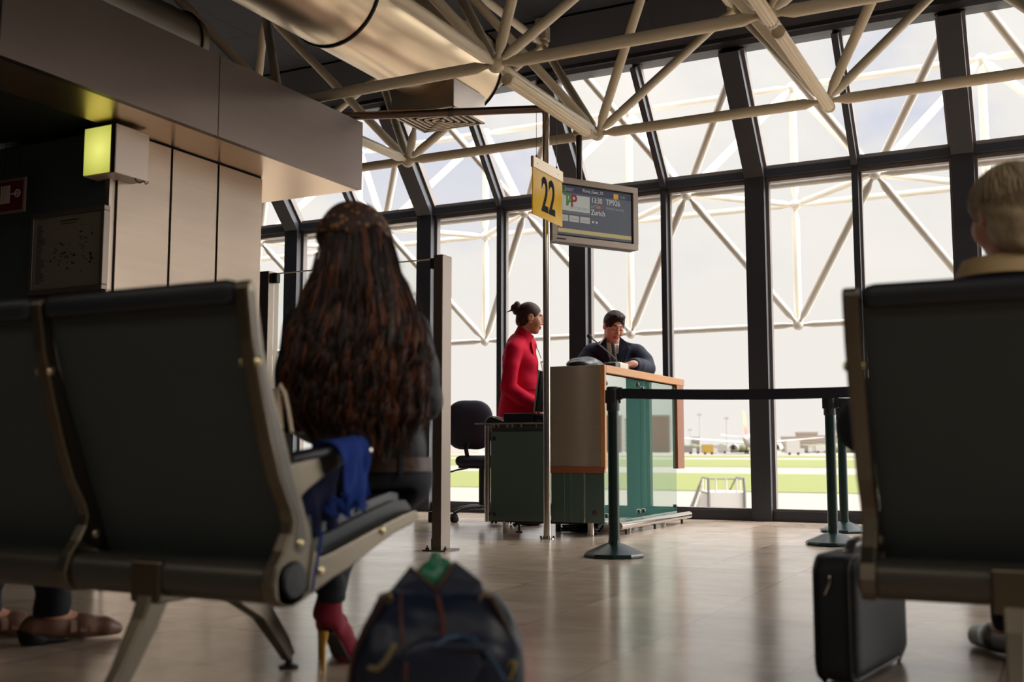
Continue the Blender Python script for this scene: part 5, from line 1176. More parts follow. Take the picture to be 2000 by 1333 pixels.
o = mesh_obj('hair_wisps', np.concatenate(allV), np.concatenate(allF), mat('hair_wisp', srgb(96, 56, 36), .5), hv, 180); o['kind'] = 'stuff'
# patterned headscarf
sc_m = mat('leopard_scarf', srgb(48, 34, 32), .75); nt = sc_m.node_tree; N = nt.nodes; L = nt.links; tc = [n for n in N if n.type == 'TEX_COORD'][0]
vo = N.new('ShaderNodeTexVoronoi'); vo.feature = 'F1'; vo.inputs['Scale'].default_value = 52; no = N.new('ShaderNodeTexNoise'); no.inputs['Scale'].default_value = 30; ad = N.new('ShaderNodeMixRGB'); ad.blend_type = 'ADD'; ad.inputs[0].default_value = .03; L.new(tc.outputs['Object'], ad.inputs[1]); L.new(tc.outputs['Object'], no.inputs['Vector']); L.new(no.outputs['Color'], ad.inputs[2]); L.new(ad.outputs[0], vo.inputs['Vector'])
cr = N.new('ShaderNodeValToRGB'); e = cr.color_ramp.elements; e[0].position = .33; e[0].color = (*srgb(140, 100, 68), 1); e[1].position = .7; e[1].color = (*srgb(62, 40, 34), 1); q_ = e.new(.42); q_.color = (*srgb(34, 24, 28), 1)
L.new(vo.outputs['Distance'], cr.inputs[0]); L.new(cr.outputs[0], N['Principled BSDF'].inputs['Base Color'])
F = Field(hA - .2, hA + .22, .005); F.ell(hA + u_ * .022 - f_ * .016, (.093, .118, .109), np.stack(axA), k=0); F.noise(.0022, 9, 2)
F.plane(hA + u_ * .012 - f_ * .1, nrm(-u_ * .93 - f_ * .36), .006); F.ell(hA + f_ * .12 - u_ * .02, (.08, .07, .07), np.stack(axA), k=.01, op='c')
F.build('headscarf', sc_m, wa)
F = Field(hA - .2, hA + .22, .005); F.ell(hA + u_ * .012 - f_ * .01, (.091, .112, .104), np.stack(axA), k=0); F.plane(hA + u_ * .05, u_, .004); F.plane(hA - u_ * .055 + f_ * .0, nrm(-u_ + f_ * .4), .008); F.plane(hA - f_ * .005, -f_, .005); F.ell(hA + f_ * .12 - u_ * .03, (.078, .085, .085), np.stack(axA), k=.008, op='c')
F.build('scarf_side', sc_m, wa)

# ---------------- grey haired man on the bench at the right edge
mr = root('person', (-.08, 3.0, .44), 'grey haired man seen from behind above the right bench, in dark coat with pale collar', 'person')
dD = 2.76
def Dp(x, y, dd=0.): return PP(x, y, dD + dd)
fD = nrm(F0 - RT * .10); axD = head_axes(fD, math.radians(6)); hD = Dp(1972, 418, 0.); rD = nrm(np.cross(fD, U0))
F = Field(np.array((-.62, 2.55, 0)), np.array((.45, 3.95, 1.42)), .0075)
add_head(F, hD, axD, 1.02, True); F.cap(hD - axD[2] * .07 - axD[1] * .03, Dp(1972, 560), .052, .056, k=.03)
F.chain([Dp(1972, 620), Dp(1972, 680), Dp(1975, 770), Dp(1978, 880)], [.07, .12, .13, .14], k=.04, sq=(rD, 1.3))
pel = Dp(1978, 890, .05); kD = [np.array((-.14, 3.42, .47)), np.array((.12, 3.45, .50))]; aD = [np.array((-.15, 3.42, .09)), np.array((-.17, 3.56, .27))]
for q, k_, a_ in zip((-1, 1), kD, aD): F.chain([pel + rD * .1 * q, k_, a_], [.09, .062, .042], k=.03)
F.chain([aD[0], aD[0] * (1, 1, 0) + fD * .14 + (0, 0, .03)], [.04, .03], k=.02); F.chain([aD[1], aD[1] + np.array((-.16, .0, .04))], [.04, .03], k=.02)
elD = [Dp(1686, 832, -.0), Dp(2260, 850, .0)]; wD = [Dp(1800, 882, .32), Dp(2120, 900, .32)]; sD = [Dp(1846, 640, .02), Dp(2100, 640, .02)]
for a, b, c in zip(sD, elD, wD): F.chain([a, b, c], [.06, .048, .03], k=.03)
add_hand(F, wD[0], nrm(fD + rD * .4), U0, 1, .5, 1.); add_hand(F, wD[1], nrm(fD - rD * .4), U0, -1, .5, 1.)
seat_cut(F, -.09, .69, .29); F.build('body', [mat('skin_old', srgb(196, 138, 112), .5), lip_m, mat('brow_grey', srgb(120, 110, 100), .7)], mr, head_mats(hD, axD, 1.02))
grey = mat('grey_hair', srgb(168, 150, 122), .5, bump=.6, bscale=46, spec=.3, stretch=(5, 5, 1), var=.3, vscale=30)
F = Field(hD - .2, hD + .22, .005); r_, f_, u_ = axD
F.ell(hD + u_ * .018 - f_ * .018, (.098, .117, .108), np.stack(axD), k=0); F.ell(hD - u_ * .06 - f_ * .05, (.078, .062, .08), np.stack(axD), k=.03); F.noise(.0028, 16, 9)
F.plane(hD + f_ * .055 + u_ * .02, nrm(f_ * .8 - u_ * .6), .01); F.plane(hD - u_ * .128, -u_, .01)
for q in (-1, 1): F.ell(hD + r_ * .094 * q - f_ * .002 - u_ * .03, (.03, .026, .045), np.stack(axD), k=.008, op='c')
hg = F.build('hair', grey, mr)
allV = []; allF = []; base = 0; rg = np.random.default_rng(9)
for k in range(420):
    th = rg.uniform(-1.9, 1.9) - PI / 2; ph = rg.uniform(.25, 1.35); t = np.linspace(0, 1, 14)
    pv = ph - t * rg.uniform(.4, 1.0); xx = .1005 * np.cos(pv) * math.cos(th); yy = .1195 * np.cos(pv) * math.sin(th); zz = .110 * np.sin(pv) - .012 * t
    low = pv < 0; zz = np.where(low, pv * .1, zz); off = 1 + rg.uniform(0, .035) + .04 * t ** 3 * rg.random()
    P = hD + u_ * .018 - f_ * .018 + r_ * (xx * off)[:, None] + f_ * (yy * off)[:, None] + u_ * zz[:, None]; P = P + r_ * (.004 * np.sin(t * 5 + k))[:, None]
    rad = rg.uniform(.0012, .0026) * (1 - .8 * t ** 2); d = np.gradient(P, axis=0); d /= np.linalg.norm(d, axis=1, keepdims=True) + 1e-9; nn = P - hD; sx = np.cross(d, nn); sx /= np.linalg.norm(sx, axis=1, keepdims=True) + 1e-9; ux = np.cross(sx, d)
    V = np.stack([P + (sx * math.cos(q) * 1.3 + ux * math.sin(q) * .6) * rad[:, None] for q in (0, PI / 2, PI, 1.5 * PI)], 1).reshape(-1, 3); allV.append(V); i = np.arange(13)[:, None] * 4; j = np.arange(4)[None]; j2 = (j + 1) % 4
    allF.append(np.stack([i + j, i + j2, i + 4 + j2, i + 4 + j], -1).reshape(-1, 4) + base); base += len(V)
o = mesh_obj('hair_strands', np.concatenate(allV), np.concatenate(allF), grey, hg, 180); o['kind'] = 'stuff'
F = Field(np.array((-.62, 2.55, .55)), np.array((.5, 3.6, 1.12)), .008)
F.chain([Dp(1972, 600), Dp(1972, 680), Dp(1975, 770), Dp(1978, 880)], [.10, .15, .165, .175], k=.05, sq=(rD, 1.3)); F.cap(Dp(1862, 632), Dp(2085, 632), .075, .075, k=.05)
for a, b, c in zip(sD, elD, wD): F.chain([a, b], [.078, .066], k=.03); F.chain([b, c * .85 + b * .15], [.064, .05], k=.03)
F.cap(Dp(1972, 575), Dp(1972, 545), .112, .10, k=.03); F.noise(.003, 4, 4); F.cap(Dp(1972, 550), Dp(1972, 470), .064, .07, k=.004, op='c'); F.plane(Dp(1972, 528), U0, .004)
F.build('coat', dark_cloth, mr)
g = MB(); P = []
for t in np.linspace(-PI, PI, 41):
    c = Dp(1972, 545); row = []
    for rr_, dz in ((.116, .0), (.110, .02), (.098, .043), (.088, .047)): row.append(c + rD * rr_ * math.sin(t) * 1.1 - fD * rr_ * math.cos(t) + U0 * dz)
    P.append(row)
g.grid(P, -.006); g.build('collar', mat('tan_collar', srgb(188, 160, 118), .7), mr, 60)
F = Field(np.array((-.5, 2.6, .05)), np.array((.5, 3.75, .62)), .008)
for q, k_, a_ in zip((-1, 1), kD, aD): F.chain([pel + rD * .1 * q, k_], [.105, .078], k=.03); F.chain([k_, a_ + (0, 0, .02)], [.074, .055], k=.03)
seat_cut(F, -.09, .69, .29); F.build('trousers', dark_cloth, mr)
for e, dv in ((aD[0] * (1, 1, 0), fD), (aD[1] - (0, 0, .06), np.array((-1., .05, .22)))):
    F = Field(e - .25, e + .3, .007); dv = nrm(dv); F.chain([e - dv * .06 + (0, 0, .05), e + dv * .08 + (0, 0, .045), e + dv * .18 + (0, 0, .032)], [.045, .042, .034], k=.02); up_ = nrm(U0 - dv * (U0 @ dv)); F.plane(e + up_ * .004, -up_); F.cap(e - dv * .06 + up_ * .02, e - dv * .06 + up_ * .0, .035, .035, k=.01); F.plane(e + up_ * .001, -up_)
    F.build('shoe', shoe_blk if dv[0] < -.5 else mat('grey_shoe', srgb(70, 64, 62), .6), mr)

# ---------------- person at the left whose feet show under the bench
mp_ = root('person', (-2.95, 2.1, .44), 'person in dark trousers and brown strapped shoes, only the feet showing under the left bench', 'person')
fE = nrm(np.array((.44, .90, 0))); rE = nrm(np.cross(fE, U0)); axE = head_axes(fE, .1)
eA = [np.array((-2.775, 2.365, 0)), np.array((-3.0, 2.30, 0))]; hE = np.array((-3.07, 2.13, .545)); kE = [eA[0] + fE * .06 + (0, 0, .47), eA[1] + fE * .08 + (0, 0, .47)]
F = Field(np.array((-3.4, 1.6, 0)), np.array((-2.4, 2.75, 1.36)), .009); nE = hE + U0 * .48; hdE = nE + U0 * .16 + fE * .03 - rE * .06
add_head(F, hdE, axE, 1.); F.cap(hdE - U0 * .07, nE, .05, .056, k=.03); F.chain([nE, nE - U0 * .15, hE + U0 * .15, hE], [.085, .12, .115, .125], k=.05, sq=(rE, 1.3))
for q, e, k_ in zip((1, -1), eA, kE): F.chain([hE + rE * .09 * q, k_, e + (0, 0, .09)], [.085, .06, .036], k=.03); F.chain([e + (0, 0, .08), e + fE * .12 + (0, 0, .035)], [.034, .026], k=.02)
for q in (-1, 1):
    s0_, e0_, w0_ = nE - U0 * .05 + rE * .16 * q, hE + U0 * .2 + rE * .2 * q, hE + fE * .3 + U0 * .1 + rE * .1 * q; F.chain([s0_, e0_, w0_], [.052, .042, .028], k=.03); add_hand(F, w0_, fE, U0, -q, .5, .95)
seat_cut(F, -3.08); F.build('body', [skin_w, lip_m, brow_m], mp_, head_mats(hdE, axE))
F = Field(hdE - .2, hdE + .2, .008); F.ell(hdE + U0 * .025 - fE * .018, (.085, .103, .1), np.stack(axE), k=0); F.plane(hdE + fE * .04, nrm(fE * .85 - U0 * .5), .01); F.build('hair', hair_br, mp_)
F = Field(np.array((-3.5, 1.6, .48)), np.array((-2.4, 2.6, 1.08)), .009); F.chain([nE - U0 * .03, nE - U0 * .15, hE + U0 * .15, hE + U0 * .02], [.095, .135, .13, .135], k=.05, sq=(rE, 1.3))
for q in (-1, 1): F.chain([nE - U0 * .05 + rE * .16 * q, hE + U0 * .2 + rE * .2 * q, hE + fE * .27 + U0 * .1 + rE * .11 * q], [.066, .055, .042], k=.03)
F.build('jacket', dark_cloth, mp_)
F = Field(np.array((-3.4, 1.6, .05)), np.array((-2.4, 2.75, .66)), .007); F.chain([hE + U0 * .03, hE], [.125, .135], k=.03, sq=(rE, 1.25))
for q, e, k_ in zip((1, -1), eA, kE): F.chain([hE + rE * .09 * q, k_], [.1, .076], k=.03); F.chain([k_, e + (0, 0, .2), e + (0, 0, .09)], [.07, .052, .052], k=.03)
F.noise(.0025, 9, 3, axis=(0, 0, 1)); seat_cut(F, -3.08); F.plane((0, 0, .082), -U0, .004); F.build('trousers', mat('black_trousers', srgb(20, 22, 32), .85), mp_)
sh_m = mat('brown_shoe', srgb(120, 84, 66), .5); st_m = mat('pale_strap', srgb(170, 132, 112), .5)
for e in eA:
    F = Field(e - (.2, .2, 0), e + (.3, .35, .16), .0055); F.chain([e - fE * .055 + (0, 0, .05), e + (0, 0, .052), e + fE * .09 + (0, 0, .042), e + fE * .16 + (0, 0, .03), e + fE * .195 + (0, 0, .024)], [.036, .038, .036, .03, .02], k=.02); F.plane((0, 0, .006), -U0, .003); F.ell(e + fE * .015 + (0, 0, .125), (.05, .05, .048), k=.01, op='c')
    sh = F.build('shoe', sh_m, mp_)
    F = Field(e - (.2, .2, 0), e + (.3, .35, .1), .006); F.chain([e - fE * .06 + (0, 0, .045), e - fE * .05 + (0, 0, .02)], [.039, .04], k=.02); F.chain([e - fE * .05 + (0, 0, .01), e + fE * .18 + (0, 0, .01)], [.036, .028], k=.01); F.plane((0, 0, .016), U0) if False else None; F.plane(e + fE * .0 + (0, 0, .02), nrm(fE * .3 + U0), .004); F.plane((0, 0, .001), -U0); F.build('heel_and_sole', black_rubber, sh)
    for d_ in (.055, .085, .115):
        c = e + fE * d_ + (0, 0, .042 - d_ * .06); g = MB(); P = []
        for t in np.linspace(-.2, PI + .2, 14): P.append([c + rE * (.041 - d_ * .03) * math.cos(t) + U0 * (.044 - d_ * .06) * math.sin(t) - fE * .009, c + rE * (.041 - d_ * .03) * math.cos(t) + U0 * (.043 - d_ * .06) * math.sin(t) + fE * .009])
        g.grid(P, .002); g.build('strap', st_m, sh, 60)
# ------------------------------------------------------------------ blue scarf over the armrest
blue = mat('blue_knit', srgb(8, 52, 140), .9, bump=.3, bscale=260, var=.2, vscale=60)
ax0 = XE
def scarf_sheet(y0, y1, drop_r, drop_l, seed, xr=.034, amp=.006):
    rg = np.random.default_rng(seed); P = []; ny = 14
    for i in range(ny):
        u = i / (ny - 1); y = y0 + (y1 - y0) * u; zt = np.interp(y, [1.9, 2.03, 2.155], [.566, .588, .604]) + .004; row = []
        L = [( -xr - .004 - .01 * k, zt - .012 - drop_l * k / 6.) for k in range(6, 0, -1)]
        L += [(-xr, zt - .006), (-xr * .5, zt + .003), (0, zt + .005), (xr * .5, zt + .003), (xr, zt - .006)]
        dr = drop_r * (1 + .22 * math.sin(u * 9 + seed)); L += [(xr + .006 + .004 * math.sin(k + u * 12), zt - .012 - dr * k / 9.) for k in range(1, 10)]
        for j, (dx, z) in enumerate(L):
            f_ = max(0, j - 10) / 9.; row.append((ax0 + dx + amp * f_ * math.sin(u * 20 + seed), y + .03 * f_ * (1 - u) + .012 * f_ * math.sin(u * 16 + seed * 2), z))
        P.append(row)
    return P
bs = root('blue_scarf', (ax0, 2.1, .6), 'bright blue knitted scarf draped over the armrest beside the long haired woman', 'scarf')
MB().grid(scarf_sheet(2.045, 2.165, .13, .09, 1), .005).build('draped_end', blue, bs, 70)
g = MB(); rg = np.random.default_rng(3)
for k in range(26):
    y = 2.01 + .15 * rg.random(); z0 = .485 - .02 * rg.random(); t = np.linspace(0, 1, 10); g.pipe(np.stack([ax0 + .034 + .008 * np.sin(t * 8 + k), y + .012 * np.sin(t * 6 + k * 2), z0 - t * rg.uniform(.02, .05)], 1), .0022, 5)
fr = g.build('fringe', blue, bs, 60); fr['kind'] = 'stuff'
F = Field(np.array((ax0 - .14, 1.98, .36)), np.array((ax0 + .0, 2.24, .60)), .006)
for k in range(9):
    a = rg.uniform(0, 6.28); F.chain([(ax0 - .075 + .03 * math.cos(a), 2.02 + .016 * k, .40 + .01 * rg.random()), (ax0 - .06, 2.04 + .012 * k, .47 + .02 * rg.random()), (ax0 - .05, 2.05 + .012 * k, .55)], [.03, .022, .016], k=.008)
F.noise(.003, 12, 2); F.build('gathered_end', mat('navy_knit', srgb(14, 26, 66), .95, bump=.3, bscale=200), bs)
MB().pipe([(ax0 + .03, 2.0, .40), (ax0 + .028, 1.995, .36), (ax0 + .026, 1.985, .32), (ax0 + .024, 1.975, .265)], .0035, 8).build('loose_cord', blue, bs, 60)
# ------------------------------------------------------------------ cream shoulder bag between the seat and the woman
hb_ = root('cream_handbag', (-1.93, 2.06, .45), 'cream handbag with upright strap on the seat behind the bench frame', 'bag')
F = Field(np.array((-2.1, 1.95, .42)), np.array((-1.78, 2.2, .74)), .008); F.rbox((-1.90, 2.06, .575), (.085, .05, .135), .04); F.noise(.004, 6, 3); F.plane((0, 0, .452), -U0); F.build('bag_body', mat('cream_leather', srgb(196, 170, 150), .5, bump=.15, bscale=60), hb_)
q = [A(549, 838, -.42), A(545, 790, -.42), A(543, 762, -.42), A(547, 752, -.42), A(556, 768, -.42), A(563, 800, -.42), A(570, 845, -.42)]
MB().pipe(q, .008, 10, flat=.5).build('strap', mat('cream_strap', srgb(206, 186, 160), .5), hb_, 60)
# ------------------------------------------------------------------ navy holdall in the foreground
nv = mat('navy_vinyl', srgb(20, 29, 50), .42, bump=.1, bscale=30, spec=.4); nv_trim = mat('brown_piping', srgb(86, 48, 44), .5); strap_m = mat('dark_brown_strap', srgb(52, 38, 38), .5)
dG = 2.02
def G(x, y, dd=0.): return PP(x, y, dG + dd)
hd = root('navy_holdall', G(850, 1400) * (1, 1, 0), 'navy blue holdall with brown piping standing open on the floor in the foreground', 'bag')
fG = F0; rG = RT
lo = G(700, 1500, -.25); F = Field(np.array((-1.5, 1.25, 0)), np.array((-.85, 2.15, .42)), .006)
z0 = .0; cb_ = G(862, 1400, .0) * (1, 1, 0)
AG = np.stack([rG, fG, U0])
F.rbox(cb_ + (0, 0, .125), (.150, .12, .135), .07, AG, .02); F.rbox(cb_ + rG * -.002 + (0, 0, .21), (.132, .09, .095), .05, AG, .04); F.rbox(cb_ + rG * -.006 + (0, 0, .275), (.108, .05, .038), .03, AG, .04)
F.noise(.003, 6, 12); F.noise(.0016, 16, 5); F.ell(G(858, 1300, -.13), (.075, .02, .05), AG, k=.02); F.ell(G(905, 1262, -.135), (.05, .02, .012), AG, k=.01)
for t in np.linspace(-1, 1, 7): F.ell(G(858 + t * 62, 1122, .03), (.03, .04, .03), AG, k=.008, op='c')
F.plane((0, 0, .004), -U0); by_ = F.build('holdall_body', nv, hd)
# two stiff opening flaps around the green bag
def flap(nm, poly, dd, th): 
    g = MB(); g.prism([G(x, y, dd + o) for x, y, o in poly], fG * th); return g.build(nm, nv, hd, bevel=.003)
flap('opening_flap', [(744, 1176, -.01), (768, 1146, .0), (800, 1107, .02), (826, 1130, .012), (851, 1153, -.01), (858, 1176, -.03), (800, 1186, -.03)], .0, .01)
flap('opening_flap', [(855, 1152, -.01), (872, 1126, .005), (889, 1097, .02), (914, 1116, .012), (941, 1137, .0), (950, 1176, -.02), (905, 1184, -.03), (860, 1176, -.03)], .0, .01)
MB().pipe([G(800, 1107, .015), G(826, 1130, .008), G(852, 1153, -.012), G(872, 1126, .0), G(889, 1097, .015)], .0034, 8).build('piping', nv_trim, hd, 60)
def surf(x, y):
    """front surface of the holdall under a pixel: march along the sight line through the field"""
    t = 1.2
    d = px(x, y)
    for _ in range(300):
        p = C0 + d * t; i = np.clip(((p - F.lo) / F.h).round().astype(int), 0, F.n - 1); v = F.F[tuple(i)]
        if v < .001: break
        t += max(.003, min(v, .05) * .6)
    return p
def seam(nm, pts, r, m): return MB().pipe([surf(x, y) - px(x, y) * .002 for x, y in pts], r, 8).build(nm, m, hd, 60)
seam('piping', [(783, 1160), (782, 1190), (784, 1225), (790, 1260), (793, 1300), (792, 1332)], .0028, nv_trim); seam('piping', [(852, 1156), (858, 1180), (864, 1210), (866, 1245)], .005, nv_trim)
seam('olive_trim', [(772, 1258), (764, 1275), (752, 1295), (738, 1308), (722, 1306)], .006, mat('olive_trim', srgb(110, 98, 72), .5))
seam('pocket_edge', [(852, 1262), (872, 1248), (900, 1244), (925, 1252), (950, 1275), (968, 1300), (985, 1330)], .005, mat('blue_edge', srgb(44, 74, 104), .35))
for sd in (((752, 1166), (738, 1190), (718, 1225), (702, 1262), (692, 1300), (686, 1345)), ((958, 1168), (975, 1200), (990, 1235), (1002, 1270), (1012, 1310), (1016, 1345))):
    g = MB(); pts = [G(x, y, -.045 + .0 * i) for i, (x, y) in enumerate(sd)]; g.pipe(pts, .017, 10, flat=.5); g.build('shoulder_strap', strap_m, hd, 60)
for (x, y) in ((752, 1170), (950, 1172)): g = MB(); c = G(x, y, -.035); g.pipe([c + RT * .012 * math.cos(t) + U0 * .009 * math.sin(t) for t in np.linspace(0, 2 * PI, 16, endpoint=False)], .003, 8, closed=True); g.build('strap_ring', mat('aged_brass', srgb(150, 128, 96), .35, .9), hd, 60)
MB().pipe([G(982, 1330, -.09), G(990, 1305, -.09), G(1000, 1292, -.09), G(1007, 1296, -.09), G(1000, 1316, -.09), G(992, 1334, -.09)], .003, 6).build('zip_pull', mat('yellow_pull', srgb(150, 130, 60), .5), hd, 60)
# the green plastic bag inside
F2 = Field(G(830, 1160, -.1) - .12, G(860, 1080, .1) + .12, .005); F2.ell(G(846, 1126, .035), (.032, .03, .026), AG, k=.01); F2.cap(G(838, 1118, .035), G(848, 1088, .035), .022, .006, k=.01); F2.cap(G(852, 1118, .03), G(872, 1106, .03), .018, .007, k=.008); F2.cap(G(848, 1120, .02), G(830, 1112, .02), .014, .006, k=.006); F2.noise(.004, 22, 3)
tag(F2.build('green_plastic_bag', mat('green_plastic', srgb(30, 108, 78), .35, bump=.5, bscale=50, spec=.6), None), 'crumpled green plastic bag sticking out of the navy holdall', 'plastic bag')
# ------------------------------------------------------------------ black cabin case at the right
sm = mat('case_black', srgb(22, 27, 38), .6, bump=.25, bscale=300); sm2 = mat('case_piping', srgb(12, 14, 20), .4)
N0, L0, R0_ = np.array((-.471, 2.789, 0)), np.array((-.60, 2.836, 0)), np.array((-.405, 3.28, 0))
rv = nrm(R0_ - N0); lv = nrm(np.cross(U0, rv)); wl, wr_ = .118, .49
cs = root('cabin_suitcase', N0 + lv * wl / 2 + rv * wr_ / 2, 'black fabric cabin suitcase standing on the floor beside the right bench', 'suitcase')
F = Field(N0 - .25 + lv * .06, N0 + rv * .5 + (.2, .2, .42), .007); c = N0 + lv * wl / 2 + rv * wr_ / 2
F.rbox(c + (0, 0, .164), (wl / 2, wr_ / 2, .154), .04, np.stack([lv, rv, U0]), 0); F.build('case_body', sm, cs)
for off in (.018, wl - .018):
    b0 = N0 + lv * off; P = []; w2, h0, h1, rr_ = .0, .012, .317, .045
    for cy_, cz_, a0_ in ((wr_ - rr_, h1 - rr_, 0), (rr_, h1 - rr_, PI / 2), (rr_, h0 + rr_, PI), (wr_ - rr_, h0 + rr_, 1.5 * PI)):
        for a in np.linspace(0, PI / 2, 6): P.append(b0 + rv * (cy_ + rr_ * math.cos(a0_ + a)) + U0 * (cz_ + rr_ * math.sin(a0_ + a)))
    MB().pipe(P, .005, 8, closed=True).build('piping', sm2, cs, 60)
top = c + (0, 0, .319)
MB().pipe([top - rv * .1, top - rv * .07 + (0, 0, .022), top + (0, 0, .03), top + rv * .07 + (0, 0, .022), top + rv * .1], .014, 10, flat=.45).build('carry_handle', mat('case_handle', srgb(70, 64, 66), .5), cs, 60)
for s_ in (-1, 1): MB().lathe(top + rv * .1 * s_ - (0, 0, .004), [(.014, 0), (.014, .006), (.008, .01), (0, .011)], 14).build('handle_stud', chrome, cs, 40)
p = N0 + lv * .06 - rv * .003; MB().pipe([p + (0, 0, .27), p + (0, 0, .255) - rv * .006, p + (0, 0, .235) - rv * .004 + lv * .008, p + (0, 0, .225) + lv * .014], .0035, 8).build('zip_pull', chrome, cs, 60)
for (a, b) in ((.02, .05), (wl - .02, .05), (.02, wr_ - .05), (wl - .02, wr_ - .05)): MB().lathe(N0 + lv * a + rv * b + (0, 0, .014) - lv * .007, [(.008, 0), (.014, .003), (.014, .011), (.008, .014)], 18, lv).build('wheel', black_rubber, cs, 40)
# ------------------------------------------------------------------ things on the airfield
paint_w = mat('aircraft_white', srgb(196, 192, 186), .4); dk_grey = mat('engine_dark', srgb(84, 80, 78), .5)
def zat(y): return gz(min(y, 480.))
def ground_at(x, d):
    """point on the airfield under picture column x at depth d"""
    p = C0 + px(x, 880) * d; p = p.copy(); p[2] = zat(p[1]); return p
pc = ground_at(1474, 455)
ap = root('airliner', pc, 'white airliner seen from behind with green and red tail fin, parked across the airfield', 'aircraft')
vd_ = nrm((pc - C0) * (1, 1, 0)); hd_ = rot(vd_, U0, -math.radians(8)); sd_ = nrm(np.cross(hd_, U0))
def AP(f, s, z): return pc + hd_ * f + sd_ * s + U0 * z
g = MB(); secs = []
for f, r, z in ((-29, .35, 6.6), (-26, 1.0, 6.3), (-20, 1.9, 5.8), (-13, 2.7, 5.2), (-4, 2.85, 5.1), (18, 2.85, 5.1), (24, 2.5, 5.0), (28, 1.5, 4.7), (29.5, .3, 4.5)): secs.append([AP(f, r * math.cos(t), z + r * math.sin(t)) for t in np.linspace(0, 2 * PI, 28, endpoint=False)])
g.loft(secs); g.build('fuselage', paint_w, ap, 60)
def wing(nm, f0, c0, f1, c1, s0, s1, z0, z1, th):
    g = MB(); q = lambda f, c, s, z, t: [AP(f, s, z), AP(f - c * .35, s, z + t), AP(f - c, s, z), AP(f - c * .4, s, z - t * .6)]
    g.loft([q(f0, c0, s0, z0, th), q(f1, c1, s1, z1, th * .35)]); return g.build(nm, paint_w, ap, 30)
for s in (-1, 1):
    wing('wing', 8, 12, -7, 3, 2.2 * s, 29 * s, 4.4, 6.6, .55); wing('tailplane', -19, 6, -25.5, 2.4, 1.0 * s, 9.5 * s, 6.5, 7.6, .3)
    g = MB().lathe(AP(7.5, 9.4 * s, 2.7), [(.9, -6.5), (1.35, -4), (1.5, -1), (1.4, 0), (1.2, .1)], 24, hd_); e = g.build('engine', paint_w, ap, 40); MB().lathe(AP(.9, 9.4 * s, 2.7), [(.5, -.6), (.85, 0.0), (.88, .3)], 20, hd_).build('exhaust', dk_grey, e, 40)
    MB().tube(AP(-1, 3.2 * s, .9), AP(-1, 3.2 * s, 4.6), .25).build('landing_leg', dk_grey, ap)
    for df in (-.9, .9):
        for ds in (-.5, .5): MB().lathe(AP(-1 + df, (3.2 + ds) * s, .65), [(.2, -.2), (.65, -.18), (.65, .18), (.2, .2)], 18, sd_).build('wheel', black_rubber, ap, 40)
MB().tube(AP(22, 0, .6), AP(22, 0, 3), .18).build('landing_leg', dk_grey, ap)
fin_m = mat('fin_paint', srgb(150, 160, 96), .5); nt = fin_m.node_tree; N = nt.nodes; L = nt.links; tcf = [n for n in N if n.type == 'TEX_COORD'][0]; sp = N.new('ShaderNodeSeparateXYZ'); L.new(tcf.outputs['Object'], sp.inputs[0]); rp = N.new('ShaderNodeValToRGB'); rp.color_ramp.interpolation = 'LINEAR'
mrg = N.new('ShaderNodeMapRange'); mrg.inputs[1].default_value = 7; mrg.inputs[2].default_value = 17; L.new(sp.outputs[2], mrg.inputs[0]); L.new(mrg.outputs[0], rp.inputs[0]); e = rp.color_ramp.elements; e[0].color = (*srgb(170, 80, 70), 1); e[0].position = .25; e[1].color = (*srgb(130, 140, 84), 1); e[1].position = .62; L.new(rp.outputs[0], N['Principled BSDF'].inputs['Base Color'])
g = MB(); q = lambda f, c, z, t: [AP(f, 0, z), AP(f - c * .35, t, z), AP(f - c, 0, z), AP(f - c * .35, -t, z)]
g.loft([q(-17, 9.5, 6.8, .42), q(-26.5, 4.2, 17, .2)]); g.build('tail_fin', fin_m, ap, 30)
# boarding stairs near the window
st = mat('stairs_white', srgb(176, 172, 166), .5); rail_g = mat('stairs_rail', srgb(96, 92, 90), .5)
sp0 = ground_at(1417, 52); bs_ = root('boarding_stairs', sp0, 'white mobile boarding stairs standing on the apron just outside the glass', 'boarding stairs')
va = nrm((sp0 - C0) * (1, 1, 0)); va = rot(va, U0, .15); vs = nrm(np.cross(va, U0)); ht = (C0 + px(1417, 962) * 52)[2] - sp0[2]
Q = lambda s, f, z: sp0 + vs * s + va * f + U0 * z
for s in (-1, 1): MB().prism([Q(s * .86 - .04, 0, .5), Q(s * .86 - .04, 0, ht), Q(s * .86 - .04, 2.2, ht), Q(s * .86 - .04, 7.5, .5)], vs * .08).build('side_panel', st, bs_)
MB().obox(Q(0, -.02, ht * .55), vs, va, U0, .82, .04, ht * .45).build('front_panel', st, bs_); MB().obox(Q(0, 1.1, ht - .04), vs, va, U0, .9, 1.1, .05).build('platform', st, bs_)
for k in range(14): MB().obox(Q(0, 2.4 + k * .36, ht - .12 - k * (ht - .6) / 14), vs, va, U0, .8, .16, .03).build('step', rail_g, bs_)
for s in (-1, 1):
    MB().pipe([Q(s * .86, -.1, .6), Q(s * .86, -.1, ht + .1), Q(s * .84, 0, ht + .66)], .07, 8).build('grab_rail', rail_g, bs_, 40); MB().pipe([Q(s * .84, 0, ht + .66), Q(s * .84, 2.2, ht + .66), Q(s * .84, 7.6, 1.4)], .04, 8).build('hand_rail', rail_g, bs_, 40)
    for f in (.0, 1.1, 2.2): MB().tube(Q(s * .84, f, ht), Q(s * .84, f, ht + .66), .035, n=8).build('rail_post', st, bs_)
MB().tube(Q(-.84, 0, ht + .64), Q(.84, 0, ht + .64), .03, n=8).build('gate_rail', rail_g, bs_)
for s in (-.5, 0, .5): MB().tube(Q(s, 0, ht), Q(s, 0, ht + .64), .045, n=8).build('gate_bar', st, bs_)
